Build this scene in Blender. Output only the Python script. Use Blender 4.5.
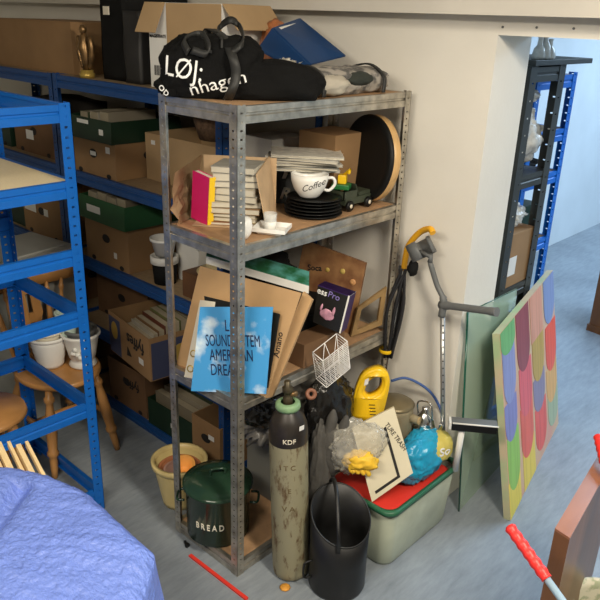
import bpy, bmesh, math, random
from mathutils import Vector, Matrix, noise
random.seed(7)
PI = math.pi
scene = bpy.context.scene
for o in list(bpy.data.objects): bpy.data.objects.remove(o)
C = scene.collection

# ------------------------------------------------------------------ camera
CAMZ = 2.04; FPX = 706.0
yaw, pitch, roll = math.radians(42.446), math.radians(21.854), math.radians(2.019)
Fw = Vector((-math.sin(yaw)*math.cos(pitch), math.cos(yaw)*math.cos(pitch), -math.sin(pitch)))
Rt0 = Vector((math.cos(yaw), math.sin(yaw), 0)); Up0 = Rt0.cross(Fw)
Rt = math.cos(roll)*Rt0 + math.sin(roll)*Up0; Up = -math.sin(roll)*Rt0 + math.cos(roll)*Up0
cam = bpy.data.objects.new('camera', bpy.data.cameras.new('camera')); C.objects.link(cam)
mw = Matrix.Identity(4)
for i in range(3): mw[i][0], mw[i][1], mw[i][2] = Rt[i], Up[i], -Fw[i]
mw.translation = (0, 0, CAMZ); cam.matrix_world = mw
cam.data.sensor_width = 36; cam.data.lens = 36*FPX/600; cam.data.clip_start = 0.02
scene.camera = cam

# ------------------------------------------------------------------ world, lights, exposure
w = bpy.data.worlds.new('world'); scene.world = w; w.use_nodes = True
w.node_tree.nodes['Background'].inputs[0].default_value = (.75, .85, 1, 1)
w.node_tree.nodes['Background'].inputs[1].default_value = 0.07
def area(name, loc, size, power, col, target):
    l = bpy.data.lights.new(name, 'AREA'); l.shape = 'RECTANGLE'; l.size, l.size_y = size; l.energy = power; l.color = col
    o = bpy.data.objects.new(name, l); C.objects.link(o); o.location = loc
    o.rotation_euler = (Vector(target)-Vector(loc)).to_track_quat('-Z', 'Y').to_euler(); return o
area('ceiling_tube_and_fill', (.1, 1.15, 2.64), (.3, 1.3), 66, (1, .90, .74), (-.9, 1.2, 0))
area('ceiling_tube_and_fill', (-.9, -.5, 2.64), (1.3, .3), 34, (1, .90, .74), (-1.3, .5, 0))  # fill lamp added to soften the shade left by the main tube
area('corridor_daylight', (-.5, 5.0, 2.65), (1.6, 1.6), 80, (.55, .76, 1), (-.5, 5.0, .2))
area('corridor_daylight', (-1.2, 7.8, 2.65), (2, 2), 60, (.55, .76, 1), (-1.2, 7.8, .2))
scene.view_settings.view_transform = 'Standard'; scene.view_settings.look = 'None'
scene.view_settings.gamma = 1; scene.view_settings.use_curve_mapping = False
scene.view_settings.exposure = 0.52

# ------------------------------------------------------------------ survey helpers (photo point -> place on a known surface)
def ray(x, y): return Fw + Rt*((x-300)/FPX) - Up*((y-300)/FPX)
CP = Vector((0, 0, CAMZ))
def on(x, y, p0, n):
    d = ray(x, y); n = Vector(n); return CP + d*((Vector(p0)-CP).dot(n)/d.dot(n))
def pz(x, y, z): return on(x, y, (0, 0, z), (0, 0, 1))
def py(x, y, Y): return on(x, y, (0, Y, 0), (0, 1, 0))
def pxx(x, y, X): return on(x, y, (X, 0, 0), (1, 0, 0))
def nrm(head=0, lean=0):
    a = math.radians(-47.6+head); l = math.radians(lean)      # head 0 faces the viewer, lean tips the face upwards
    return Vector((math.cos(a)*math.cos(l), math.sin(a)*math.cos(l), math.sin(l)))

# ------------------------------------------------------------------ materials
MC = {}
def mat(name, col, rough=.6, metal=0, var=0.0, scale=8, bump=0, bscale=60, alpha=1, trans=0, col2=None, ior=1.45, stretch=None, spec=None, contrast=None):
    if name in MC: return MC[name]
    m = bpy.data.materials.new(name); m.use_nodes = True; nt = m.node_tree; b = nt.nodes['Principled BSDF']
    b.inputs['Base Color'].default_value = (*col, 1); b.inputs['Roughness'].default_value = rough
    b.inputs['Metallic'].default_value = metal; b.inputs['IOR'].default_value = ior
    b.inputs['Transmission Weight'].default_value = trans; b.inputs['Alpha'].default_value = alpha
    if spec is not None: b.inputs['Specular IOR Level'].default_value = spec
    tc = nt.nodes.new('ShaderNodeTexCoord'); mp = nt.nodes.new('ShaderNodeMapping'); nt.links.new(tc.outputs['Object'], mp.inputs[0])
    if stretch: mp.inputs['Scale'].default_value = stretch
    if var > 0 or col2:
        n = nt.nodes.new('ShaderNodeTexNoise'); n.inputs['Scale'].default_value = scale; n.inputs['Detail'].default_value = 6
        nt.links.new(mp.outputs[0], n.inputs['Vector'])
        r = nt.nodes.new('ShaderNodeValToRGB'); nt.links.new(n.outputs['Fac'], r.inputs[0])
        c = contrast or (.3, .7); r.color_ramp.elements[0].position, r.color_ramp.elements[1].position = c
        a = col2 if col2 else tuple(max(0, v*(1-var)) for v in col); bb = col if col2 else tuple(min(1, v*(1+var)) for v in col)
        r.color_ramp.elements[0].color = (*a, 1); r.color_ramp.elements[1].color = (*bb, 1)
        nt.links.new(r.outputs[0], b.inputs['Base Color'])
    if bump:
        n2 = nt.nodes.new('ShaderNodeTexNoise'); n2.inputs['Scale'].default_value = bscale; n2.inputs['Detail'].default_value = 4
        nt.links.new(mp.outputs[0], n2.inputs['Vector'])
        bp = nt.nodes.new('ShaderNodeBump'); bp.inputs['Strength'].default_value = bump; bp.inputs['Distance'].default_value = .01
        nt.links.new(n2.outputs['Fac'], bp.inputs['Height']); nt.links.new(bp.outputs[0], b.inputs['Normal'])
    MC[name] = m; return m
galv = mat('galvanised_steel', (.46, .425, .36), .32, .8, .35, 22, .05, 90)
galvd = mat('galvanised_dull', (.42, .43, .42), .45, .7, .25, 22)
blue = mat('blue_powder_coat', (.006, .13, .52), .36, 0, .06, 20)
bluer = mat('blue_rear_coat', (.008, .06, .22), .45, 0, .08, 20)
mdf = mat('brown_hardboard', (.42, .25, .13), .75, 0, .12, 30)
pale = mat('pale_chipboard', (.86, .72, .46), .6, 0, .05, 120)
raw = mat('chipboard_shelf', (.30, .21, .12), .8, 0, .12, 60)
card = mat('cardboard', (.30, .175, .08), .85, 0, .1, 6, .05, 40)
card2 = mat('dark_cardboard', (.17, .09, .042), .85, 0, .15, 6)
card3 = mat('light_cardboard', (.42, .28, .145), .85, 0, .08, 6)
kraft = mat('kraft_paper', (.52, .36, .21), .8, 0, .12, 12, .4, 14)
white = mat('white_card', (.75, .74, .70), .6, 0, .04, 12)
cream = mat('cream_paper', (.72, .66, .53), .7, 0, .06, 10)
wglaze = mat('white_glaze', (.82, .81, .77), .25, 0, .02, 10)
black = mat('black_plastic', (.008, .008, .008), .35, spec=.35)
blackm = mat('matt_black', (.010, .010, .010), .8, 0, .3, 10, spec=.15)
dark = mat('dark_void_stuff', (.03, .026, .022), .85, 0, .4, 10)
dgreen = mat('dark_green_crate', (.008, .028, .014), .5, 0, .15, 10)
green = mat('green_card', (.014, .075, .026), .6, 0, .12, 10)
enamel = mat('green_enamel', (.018, .045, .026), .16, 0, .1, 10)
pine = mat('varnished_pine', (.47, .23, .075), .35, 0, .22, 7, .04, 30, stretch=(1, 1, .25))
wood = mat('teak_panel', (.17, .07, .024), .35, 0, .28, 10, .04, 30, stretch=(1, 1, .12))
woodtop = mat('teak_edge', (.27, .11, .055), .3, 0, .18, 14, stretch=(1, .2, 1))
ypot = mat('yellow_glaze', (.74, .58, .25), .35, 0, .05, 9)
terra = mat('terracotta', (.42, .16, .07), .8, 0, .15, 10)
oran = mat('orange_clay', (.80, .36, .07), .6, 0, .08, 10)
yel = mat('yellow_plastic', (.88, .55, .015), .32, 0, .03, 6)
red = mat('red_plastic', (.75, .045, .03), .35, 0, .05, 8)
redr = mat('red_rubber_grip', (.80, .03, .025), .42, 0, .08, 40)
grey = mat('grey_plastic', (.13, .135, .135), .5, 0, .08, 10)
lgrey = mat('light_grey_plastic', (.20, .20, .18), .5, 0, .06, 10)
gcloth = mat('grey_cloth', (.085, .08, .072), .9, 0, .2, 10, .3, 80)
chrome = mat('chrome', (.75, .75, .75), .15, 1)
bronze = mat('bronze', (.22, .13, .055), .35, .7, .5, 25)
gold = mat('gold_tin', (.55, .38, .09), .35, .5)
ink = mat('black_ink', (.015, .013, .012), .7)
wink = mat('white_ink', (.85, .85, .83), .6)
bluebin = mat('blue_plastic_box', (.006, .042, .14), .4, 0, .08, 6)
brown = mat('brown_paint', (.14, .065, .03), .5, 0, .25, 8)
tub = mat('cloudy_green_plastic', (.43, .47, .37), .45, 0, .18, 7, trans=.15)
tubrim = mat('green_plastic_rim', (.025, .12, .06), .4)
clearbag = mat('clear_polythene', (.9, .9, .88), .12, 0, 0, alpha=.28, bump=.7, bscale=22)
greybag = mat('cloudy_polythene', (.24, .225, .19), .2, 0, .2, 8, alpha=.4, bump=.8, bscale=18)
blackbag = mat('black_polythene', (.012, .011, .010), .2, 0, .4, 10, .6, 12)
glassm = mat('green_tinted_glass', (.50, .66, .52), .03, 0, 0, alpha=.45, spec=.8)
glassedge = mat('glass_edge', (.01, .09, .06), .1)
clear = mat('clear_glass', (.9, .92, .9), .05, 0, 0, alpha=.35, spec=1)

# ------------------------------------------------------------------ mesh helpers
def BM(): return bmesh.new()
def box(bm, c, s, rz=0, rx=0, ry=0, bev=0, mi=0):
    g = bmesh.ops.create_cube(bm, size=1)
    M = Matrix.Translation(c) @ Matrix.Rotation(rz, 4, 'Z') @ Matrix.Rotation(ry, 4, 'Y') @ Matrix.Rotation(rx, 4, 'X') @ Matrix.Diagonal((*s, 1))
    bmesh.ops.transform(bm, matrix=M, verts=g['verts'])
    fs = list({f for v in g['verts'] for f in v.link_faces})
    for f in fs: f.material_index = mi
    if bev:
        es = list({e for v in g['verts'] for e in v.link_edges})
        r = bmesh.ops.bevel(bm, geom=es, offset=bev, segments=2, affect='EDGES', profile=.6)
        for f in r['faces']: f.material_index = mi
    return bm
def b2(bm, lo, hi, mi=0, bev=0):
    return box(bm, [(a+b)/2 for a, b in zip(lo, hi)], [abs(b-a) for a, b in zip(lo, hi)], mi=mi, bev=bev)
def hexa(bm, bot, top, mi=0):
    v = [bm.verts.new(p) for p in list(bot)+list(top)]
    fs = [(3, 2, 1, 0), (4, 5, 6, 7)]+[(i, (i+1) % 4, 4+(i+1) % 4, 4+i) for i in range(4)]
    for f in fs: bm.faces.new([v[i] for i in f]).material_index = mi
    return bm
def plate(bm, pts, t, n, mi=0):                       # flat polygon of thickness t, going back along -n
    n = Vector(n).normalized(); a = [bm.verts.new(p) for p in pts]; b = [bm.verts.new(Vector(p)-n*t) for p in pts]
    bm.faces.new(a).material_index = mi; bm.faces.new(b[::-1]).material_index = mi
    k = len(pts)
    for i in range(k): bm.faces.new((a[i], b[i], b[(i+1) % k], a[(i+1) % k])).material_index = mi
    return bm
def lathe(bm, c, prof, seg=32, M=None, mi=0, cap=True):
    c = Vector(c); rings = []
    for r, z in prof:
        ring = []
        for i in range(seg):
            p = Vector((r*math.cos(2*PI*i/seg), r*math.sin(2*PI*i/seg), z))
            ring.append(bm.verts.new((M @ p if M else p)+c))
        rings.append(ring)
    for a, b in zip(rings, rings[1:]):
        for i in range(seg):
            f = bm.faces.new((a[i], a[(i+1) % seg], b[(i+1) % seg], b[i])); f.smooth = True; f.material_index = mi
    if cap:
        for r in (rings[0], rings[-1]):
            f = bm.faces.new(r); f.material_index = mi
    return bm
def tube(bm, pts, r, seg=10, mi=0, smooth=True, closed=False):
    pts = [Vector(p) for p in pts]; n = len(pts); rs = r if isinstance(r, (list, tuple)) else [r]*n
    rings = []; t0 = (pts[1]-pts[0]).normalized(); up = Vector((0, 0, 1)) if abs(t0.z) < .9 else Vector((1, 0, 0))
    u = t0.cross(up).normalized()
    for i in range(n):
        if closed: t = (pts[(i+1) % n]-pts[i-1]).normalized()
        else: t = (pts[min(i+1, n-1)]-pts[max(i-1, 0)]).normalized()
        u = (u-t*u.dot(t)).normalized(); v = t.cross(u)
        rings.append([bm.verts.new(pts[i]+(u*math.cos(2*PI*k/seg)+v*math.sin(2*PI*k/seg))*rs[i]) for k in range(seg)])
    pr = list(zip(rings, rings[1:])) + ([(rings[-1], rings[0])] if closed else [])
    for a, b in pr:
        for k in range(seg):
            f = bm.faces.new((a[k], a[(k+1) % seg], b[(k+1) % seg], b[k])); f.smooth = smooth; f.material_index = mi
    if not closed:
        bm.faces.new(rings[0]).material_index = mi; bm.faces.new(rings[-1]).material_index = mi
    return bm
def spline(pts, n=8):
    P = [Vector(p) for p in pts]; P = [P[0]*2-P[1]]+P+[P[-1]*2-P[-2]]; out = []
    for i in range(1, len(P)-2):
        for k in range(n):
            t = k/n; a, b, c, d = P[i-1:i+3]
            out.append(.5*((2*b)+(c-a)*t+(2*a-5*b+4*c-d)*t*t+(3*b-a-3*c+d)*t**3))
    out.append(P[-2]); return out
def ribbon(bm, pts, wv, t=.003, mi=0):                # flat strap along a path, wv = width vector
    pts = [Vector(p) for p in pts]; wv = Vector(wv); pr = []
    for i, p in enumerate(pts):
        d = (pts[min(i+1, len(pts)-1)]-pts[max(i-1, 0)]).normalized(); nn = d.cross(wv).normalized()*t
        pr.append([bm.verts.new(p+wv/2+nn), bm.verts.new(p-wv/2+nn), bm.verts.new(p-wv/2-nn), bm.verts.new(p+wv/2-nn)])
    for a, b in zip(pr, pr[1:]):
        for k in range(4): f = bm.faces.new((a[k], a[(k+1) % 4], b[(k+1) % 4], b[k])); f.smooth = True; f.material_index = mi
    bm.faces.new(pr[0]); bm.faces.new(pr[-1][::-1]); return bm
def blob(bm, c, s, amp=.2, freq=3, seed=0, rz=0, sub=4, flat=None, mi=0, crease=0, box_p=1.0):
    g = bmesh.ops.create_icosphere(bm, subdivisions=sub, radius=1); c = Vector(c); R = Matrix.Rotation(rz, 3, 'Z')
    off = Vector((seed*7.3, seed*3.1, seed*1.7))
    for v in g['verts']:
        p = v.co.copy()
        if box_p != 1: p = Vector([math.copysign(abs(a)**box_p, a) for a in p])
        d = 1+amp*noise.noise(p*freq*.5+off)+amp*.5*noise.noise(p*freq*1.3+off)
        if crease: d += crease*(abs(noise.noise(p*freq*2.2+off))-.2)
        p = p*d; q = R @ Vector((p.x*s[0], p.y*s[1], p.z*s[2])); v.co = c+q
        if flat is not None and v.co.z < flat: v.co.z = flat+.001*random.random()
    for v in g['verts']:
        for f in v.link_faces: f.smooth = True; f.material_index = mi
    return bm

def link(name, bm, m, parent=None, base=Vector((0, 0, 0)), loc=None):
    bmesh.ops.recalc_face_normals(bm, faces=bm.faces)
    bm.transform(Matrix.Translation(-Vector(base)))
    me = bpy.data.meshes.new(name); bm.to_mesh(me); bm.free()
    for x in (m if isinstance(m, (list, tuple)) else [m]): me.materials.append(x)
    o = bpy.data.objects.new(name, me); C.objects.link(o)
    if parent: o.parent = parent
    else: o.location = base
    return o
def struct(name, bm, m): o = link(name, bm, m); o['kind'] = 'structure'; return o
class T:
    """a thing: an Empty at its base with its parts (given in world coordinates)"""
    def __init__(s, name, label, cat, base, group=None):
        s.b = Vector(base); s.o = bpy.data.objects.new(name, None); C.objects.link(s.o); s.o.location = s.b; s.o.empty_display_size = .05
        s.o['label'] = label; s.o['category'] = cat
        if group: s.o['group'] = group
    def p(s, name, bm, m, sub=None, label=None):
        o = link(name, bm, m, parent=sub or s.o, base=s.b)
        if label: o['label'] = label
        return o
def one(name, bm, m, label, cat, base, group=None):
    o = link(name, bm, m, None, Vector(base)); o['label'] = label; o['category'] = cat
    if group: o['group'] = group
    return o
def dup(root, loc, rotz=0, label=None):
    def cp(o, par):
        c = o.copy(); C.objects.link(c); c.parent = par
        for ch in [x for x in o.children]: cp(ch, c)
        return c
    r = cp(root, None); r.location = loc; r.rotation_euler = (0, 0, rotz)
    if label: r['label'] = label
    return r
def text_bm(s, M, h, sx=1.0, depth=.0006, align='CENTER', shear=0, bold=0):
    cu = bpy.data.curves.new('lettering', 'FONT'); cu.body = s; cu.size = 1; cu.extrude = .0; cu.align_x = align; cu.align_y = 'CENTER'; cu.shear = shear
    cu.resolution_u = 3; cu.offset = bold
    o = bpy.data.objects.new('lettering', cu); C.objects.link(o)
    dg = bpy.context.evaluated_depsgraph_get(); me = bpy.data.meshes.new_from_object(o.evaluated_get(dg)); bpy.data.objects.remove(o)
    bm = BM(); bm.from_mesh(me); bpy.data.meshes.remove(me)
    g = bmesh.ops.extrude_face_region(bm, geom=bm.faces[:])
    bmesh.ops.translate(bm, vec=(0, 0, depth/h), verts=[v for v in g['geom'] if isinstance(v, bmesh.types.BMVert)])
    bm.transform(M @ Matrix.Diagonal((h*sx, h, h, 1))); return bm
def frame(o, u, v):                                    # local x along u, y along v, z out of the face
    u = Vector(u).normalized(); v = Vector(v); n = u.cross(v).normalized(); v = n.cross(u); M = Matrix.Identity(4)
    for i in range(3): M[i][0], M[i][1], M[i][2] = u[i], v[i], n[i]
    M.translation = o; return M
def quad(p4, p0, head=0, lean=0):
    n = nrm(head, lean); return [on(x, y, p0, n) for x, y in p4], n
def bil(q, s, t): return (q[0]*(1-s)+q[1]*s)*(1-t)+(q[3]*(1-s)+q[2]*s)*t      # q: bl, br, tr, tl
def qframe(q, s, t, n, off=.0008):
    M = frame(bil(q, s, t)+n*off, q[1]-q[0], q[3]-q[0])
    return M

# ------------------------------------------------------------------ setting
def paint_wall():
    m = mat('cream_wall_paint', (.76, .725, .65), .75, 0, .05, 2.5, .06, 50); return m
def floor_mat():
    m = bpy.data.materials.new('vinyl_floor'); m.use_nodes = True; nt = m.node_tree; b = nt.nodes['Principled BSDF']
    b.inputs['Roughness'].default_value = .42
    tc = nt.nodes.new('ShaderNodeTexCoord'); mp = nt.nodes.new('ShaderNodeMapping'); nt.links.new(tc.outputs['Object'], mp.inputs[0])
    mp.inputs['Rotation'].default_value = (0, 0, .3); mp.inputs['Scale'].default_value = (6, 1.2, 1)
    n = nt.nodes.new('ShaderNodeTexNoise'); n.inputs['Scale'].default_value = 6; n.inputs['Detail'].default_value = 9; n.inputs['Roughness'].default_value = .7
    nt.links.new(mp.outputs[0], n.inputs['Vector'])
    n2 = nt.nodes.new('ShaderNodeTexNoise'); n2.inputs['Scale'].default_value = 1.6; n2.inputs['Detail'].default_value = 3; nt.links.new(tc.outputs['Object'], n2.inputs['Vector'])
    ad = nt.nodes.new('ShaderNodeMath'); ad.operation = 'ADD'; nt.links.new(n.outputs[0], ad.inputs[0]); nt.links.new(n2.outputs[0], ad.inputs[1])
    mu = nt.nodes.new('ShaderNodeMath'); mu.operation = 'MULTIPLY'; mu.inputs[1].default_value = .5; nt.links.new(ad.outputs[0], mu.inputs[0])
    r = nt.nodes.new('ShaderNodeValToRGB'); nt.links.new(mu.outputs[0], r.inputs[0])
    r.color_ramp.elements[0].position = .36; r.color_ramp.elements[0].color = (.17, .195, .22, 1)
    r.color_ramp.elements[1].position = .64; r.color_ramp.elements[1].color = (.30, .335, .37, 1)
    nt.links.new(r.outputs[0], b.inputs['Base Color']); return m
wallm = paint_wall()
struct('floor', b2(BM(), (-6, -2.5, -.1), (2.5, 11, 0)), floor_mat())
ceilm = mat('ceiling_paint', (.70, .68, .62), .8, 0, .03, 3)
struct('ceiling', b2(BM(), (-6, -2.5, 2.72), (2.5, 11, 2.8)), ceilm)
bm = BM()                                                # back wall of the store room with the opening in it
b2(bm, (-6, 2.4, 0), (-1.3, 2.66, 2.72)); b2(bm, (-1.3, 2.4, 2.003), (2.5, 2.66, 2.72))
struct('wall_back', bm, wallm)
struct('wall_left', b2(BM(), (-6.1, -2.5, 0), (-6, 11, 2.72)), wallm)
struct('wall_right', b2(BM(), (2.5, -2.5, 0), (2.6, 11, 2.72)), wallm)
struct('wall_front', b2(BM(), (-6, -2.6, 0), (2.5, -2.5, 2.72)), wallm)
cw = mat('corridor_wall_paint', (.68, .72, .74), .7, 0, .04, 3)
struct('wall_corridor_left', b2(BM(), (-2.9, 2.661, 0), (-2.75, 10.9, 2.72)), cw)
struct('wall_corridor_end', b2(BM(), (-2.9, 10.9, 0), (2.5, 11, 2.72)), cw)
struct('trim_1', b2(BM(), (-6, 2.30, 2.066), (2.5, 2.40, 2.72)), mat('beam_paint', (.64, .60, .53), .75, 0, .06, 4))
for i, q in enumerate([(503, 27), (537, 27.5), (574, 28.5)]):
    p = py(*q, 2.4); one('screw_head', lathe(BM(), p, [(.004, 0), (.004, .004)], 10, Matrix.Rotation(PI/2, 3, 'X')), grey,
        ['small dark screw head above the left corner of the opening', 'small dark screw head above the middle of the dark rack', 'small dark screw head furthest right over the opening'][i], 'screw', p, 'screws over the opening')

# ------------------------------------------------------------------ shelving racks
def post(bm, x, y, z0, z1, sx, sy, w=.035, pitch=.038, slot=.011, t=.002):
    """L shaped slotted post; outer corner at (x, y), legs reaching towards sx and sy"""
    k = int((z1-z0)/pitch)
    for axis in (0, 1):
        def seg(a0, a1, lz, hz):
            if axis == 0: b2(bm, (x+sx*a0, y, lz), (x+sx*a1, y+sy*t, hz))
            else: b2(bm, (x, y+sy*a0, lz), (x+sx*t, y+sy*a1, hz))
        seg(0, w*.4, z0, z1); seg(w*.66, w, z0, z1)
        for i in range(k+1):
            lz = z0+i*pitch; seg(w*.4, w*.66, lz, min(lz+pitch-slot, z1))
    return bm
def beam(bm, p, q, h, t, inward):
    """stepped beam from p to q (top edge), thickness t inward"""
    p = Vector(p); q = Vector(q); n = Vector(inward).normalized(); d = Vector((0, 0, -1))
    prof = [(0, 0), (0, h*.36), (t*.25, h*.42), (t*.25, h*.52), (0, h*.58), (0, h), (t, h), (t, h-.003), (t*.4, h-.003), (t*.4, .014), (t, .014), (t, 0)]
    a = [bm.verts.new(p+n*u+d*v) for u, v in prof]; b = [bm.verts.new(q+n*u+d*v) for u, v in prof]; k = len(prof)
    for i in range(k): bm.faces.new((a[i], b[i], b[(i+1) % k], a[(i+1) % k]))
    bm.faces.new(a); bm.faces.new(b[::-1]); return bm
def rack(name, label, X0, X1, Y0, Y1, H, levels, mpost, mbeam, mboard, bh=.05, boards=None, skip=(), w=.035, pitch=.038, slot=.011, cat='shelving'):
    t = T(name, label, cat, ((X0+X1)/2, (Y0+Y1)/2, 0))
    for (x, sx) in ((X0, 1), (X1, -1)):
        for (y, sy) in ((Y0, 1), (Y1, -1)): t.p('post', post(BM(), x, y, 0, H, sx, sy, w, pitch, slot), mpost)
    e = .0022
    for i, z in enumerate(levels):
        for (a, b, n) in (((X0+e, Y0+e), (X1-e, Y0+e), (0, 1, 0)), ((X0+e, Y1-e), (X1-e, Y1-e), (0, -1, 0)), ((X0+e, Y0+e), (X0+e, Y1-e), (1, 0, 0)), ((X1-e, Y0+e), (X1-e, Y1-e), (-1, 0, 0))):
            if (i, n) in skip: continue
            t.p('beam', beam(BM(), (*a, z), (*b, z), bh, .018, n), mbeam)
        if boards is None or i in boards: t.p('shelf_board', b2(BM(), (X0+.004, Y0+.004, z-.013), (X1-.004, Y1-.004, z-.001)), mboard)
    return t
GZ = [.055, .785, 1.345, 1.785]
rack('galvanised_shelving', 'galvanised steel slotted shelving unit with brown boards, end against the cream wall', -1.995, -1.607, 1.45, 2.35, 1.79, GZ, galv, galv, mdf, .052, pitch=.026, slot=.006)
RZ = [.055, .46, .84, 1.29, 1.74]
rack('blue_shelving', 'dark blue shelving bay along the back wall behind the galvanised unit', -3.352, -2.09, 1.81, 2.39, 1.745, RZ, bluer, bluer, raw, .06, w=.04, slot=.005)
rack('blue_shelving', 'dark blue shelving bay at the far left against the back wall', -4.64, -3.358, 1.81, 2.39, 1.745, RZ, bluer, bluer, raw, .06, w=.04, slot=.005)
FZ = [.11, .54, .95, 1.20, 1.46, 1.73]
rack('blue_shelving', 'bright blue empty shelving frame in front of the pine chair, one pale board', -2.93, -2.325, .12, 1.315, 1.735, FZ, blue, blue, pale, .062, boards=[4], skip=((3, (0, -1, 0)),), w=.045, pitch=.036, slot=.008)
# beyond the opening
dk = mat('black_rack_coat', (.035, .038, .035), .5, 0, .1, 10)
rack('black_shelving', 'narrow black slotted rack standing just beyond the wall opening', -1.80, -1.36, 2.82, 3.15, 1.885, [.06, .5, .90, 1.43, 1.88], dk, dk, dk, .06, w=.06, pitch=.07, slot=.006)
rack('blue_shelving', 'blue rack beyond the opening, behind the narrow black rack', -2.0, -1.5, 3.19, 3.62, 1.83, [.06, .5, .99, 1.345, 1.56, 1.82], blue, blue, raw, .06, w=.045, slot=.006)
one('plank', b2(BM(), (-1.66, 2.83, 1.886), (-1.35, 3.40, 1.908), bev=.002), dk, 'dark board lying across the top of the narrow black rack', 'board', (-1.5, 3.1, 1.886))

# ------------------------------------------------------------------ cartons and crates
def LM(c, rz): return Matrix.Translation(c) @ Matrix.Rotation(rz, 4, 'Z')
def crate(name, label, cat, c, s, rz, m, group=None, top=None, taper=1.0, t=.005, holes=True, tag=None, filled=None, flaps=(), word=None, word_m=None):
    """open carton; c = centre of its bottom, s = (w, d, h); front is local -Y"""
    W, D, H = s; M = LM(c, rz); th = T(name, label, cat, c, group)
    bm = BM(); a = taper
    def ring(k, z, ins=0):
        w_, d_ = W/2*k-ins, D/2*k-ins
        return [Vector((-w_, -d_, z)), Vector((w_, -d_, z)), Vector((w_, d_, z)), Vector((-w_, d_, z))]
    o0, o1, i1, i0 = ring(1, 0), ring(a, H), ring(a, H, t), ring(1, t, t)
    V = [[bm.verts.new(p) for p in r] for r in (o0, o1, i1, i0)]
    for A, B in zip(V, V[1:]):
        for k in range(4): bm.faces.new((A[k], A[(k+1) % 4], B[(k+1) % 4], B[k]))
    bm.faces.new(V[0][::-1]); bm.faces.new(V[3])
    bm.transform(M); th.p('carton', bm, m)
    if holes:
        for (fx, fz, ax) in ((0, .62, 'f'), (-.33, .06, 'f'), (.33, .06, 'f'), (0, .62, 's')):
            hb = BM(); r = .022 if fz > .3 else .012
            if ax == 'f': Mh = M @ Matrix.Translation((fx*W, -D/2-.0005, fz*H)) @ Matrix.Rotation(PI/2, 4, 'X')
            else: Mh = M @ Matrix.Translation((W/2+.0005, 0, fz*H)) @ Matrix.Rotation(PI/2, 4, 'Y')
            lathe(hb, (0, 0, 0), [(r, -.0008), (r, .0008)], 14); hb.transform(Mh @ Matrix.Diagonal((1.5 if ax == 'f' else 1, 1 if ax == 'f' else 1.5, 1, 1)))
            th.p('hand_hole', hb, ink)
    if tag:
        for (fx, fz, w_, h_) in tag:
            tb = BM(); box(tb, (fx*W, -D/2*(1+(a-1)*fz)-.0012, fz*H), (w_, .001, h_)); tb.transform(M); th.p('sticker', tb, white)
    if word:
        txt, fx, fz, h_, rot = word
        Mw = M @ Matrix.Translation((fx*W, -D/2-.0012, fz*H)) @ Matrix.Rotation(PI/2, 4, 'X') @ Matrix.Rotation(rot, 4, 'Z')
        th.p('lettering', text_bm(txt, Mw, h_, bold=.02), word_m or ink)
    for (side, ang, L) in flaps:                       # flaps folded outwards: side f b l r
        fb = BM()
        ln = {'f': W, 'b': W, 'l': D, 'r': D}[side]; box(fb, (0, L/2, 0), (ln-.01, L, .004))
        base = {'f': (0, -D/2*a, H), 'b': (0, D/2*a, H), 'l': (-W/2*a, 0, H), 'r': (W/2*a, 0, H)}[side]
        rzz = {'f': PI, 'b': 0, 'l': PI/2, 'r': -PI/2}[side]
        fb.transform(M @ Matrix.Translation(base) @ Matrix.Rotation(rzz, 4, 'Z') @ Matrix.Rotation(math.radians(ang), 4, 'X')); th.p('flap', fb, m)
    return th, M
PG = mat('shaded_pages', (.36, .31, .22), .8, 0, .1, 10)  # page colour darkened to carry the shade inside the rear racks
def book(M, lo, hi, cover, label, group, name='book', pages=True, cat='book', base=None):
    """closed book or pad filling the box lo..hi in frame M"""
    c = [(a+b)/2 for a, b in zip(lo, hi)]; t = T(name, label, cat, M @ Vector((c[0], c[1], lo[2])), group)
    s = [b-a for a, b in zip(lo, hi)]; k = s.index(min(s)); e = .0015
    for sgn in (0, 1):
        l, h = list(lo), list(hi)
        if sgn == 0: h[k] = l[k]+e
        else: l[k] = h[k]-e
        bb = b2(BM(), l, h); bb.transform(M); t.p('cover', bb, cover)
    l, h = list(lo), list(hi); l[k] += e; h[k] -= e
    for j in range(3):
        if j != k: l[j] += .002; h[j] -= .002
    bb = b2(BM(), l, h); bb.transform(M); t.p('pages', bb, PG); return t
cov = [mat('cover_%d' % i, c, .5, 0, .05) for i, c in enumerate([(.20, .17, .12), (.07, .09, .05), (.32, .28, .21), (.12, .035, .02), (.06, .08, .12), (.42, .38, .31), (.2, .11, .05), (.15, .16, .06)])]
G_top, G_2, G_3, G_4, G_5 = 1.7405, 1.2905, .8405, .4605, .0555

# top of the blue racks
crate('carton', 'large closed brown cardboard box on top of the far left blue bay', 'box', (-3.66, 2.10, G_top), (.80, .44, .235), 0, card, holes=False)
bm = b2(BM(), (-4.055, 1.884, 1.9756), (-3.265, 2.316, 1.981)); one('box_lid', bm, card, 'flat cardboard lid closing the large brown box at the upper left', 'lid', (-3.66, 2.1, 1.9755))
p = py(87, 72, 1.86)
th = T('trophy_figurine', 'small bronze figure with wings on a gold base beside the large brown box', 'figurine', (p.x, 1.86, G_top))
th.p('base', lathe(BM(), (p.x, 1.86, G_top), [(.035, 0), (.036, .02), (.03, .022), (.03, .035)], 24), gold)
bm = BM(); x, y, z = p.x, 1.86, G_top+.035
tube(bm, [(x, y, z), (x+.005, y, z+.05), (x, y-.005, z+.10), (x-.005, y, z+.14), (x, y, z+.165)], [.018, .02, .03, .02, .012], 12)
blob(bm, (x, y-.004, z+.178), (.018, .018, .022), .1, 2, 3, sub=2)
th.p('body', bm, bronze)
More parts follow.
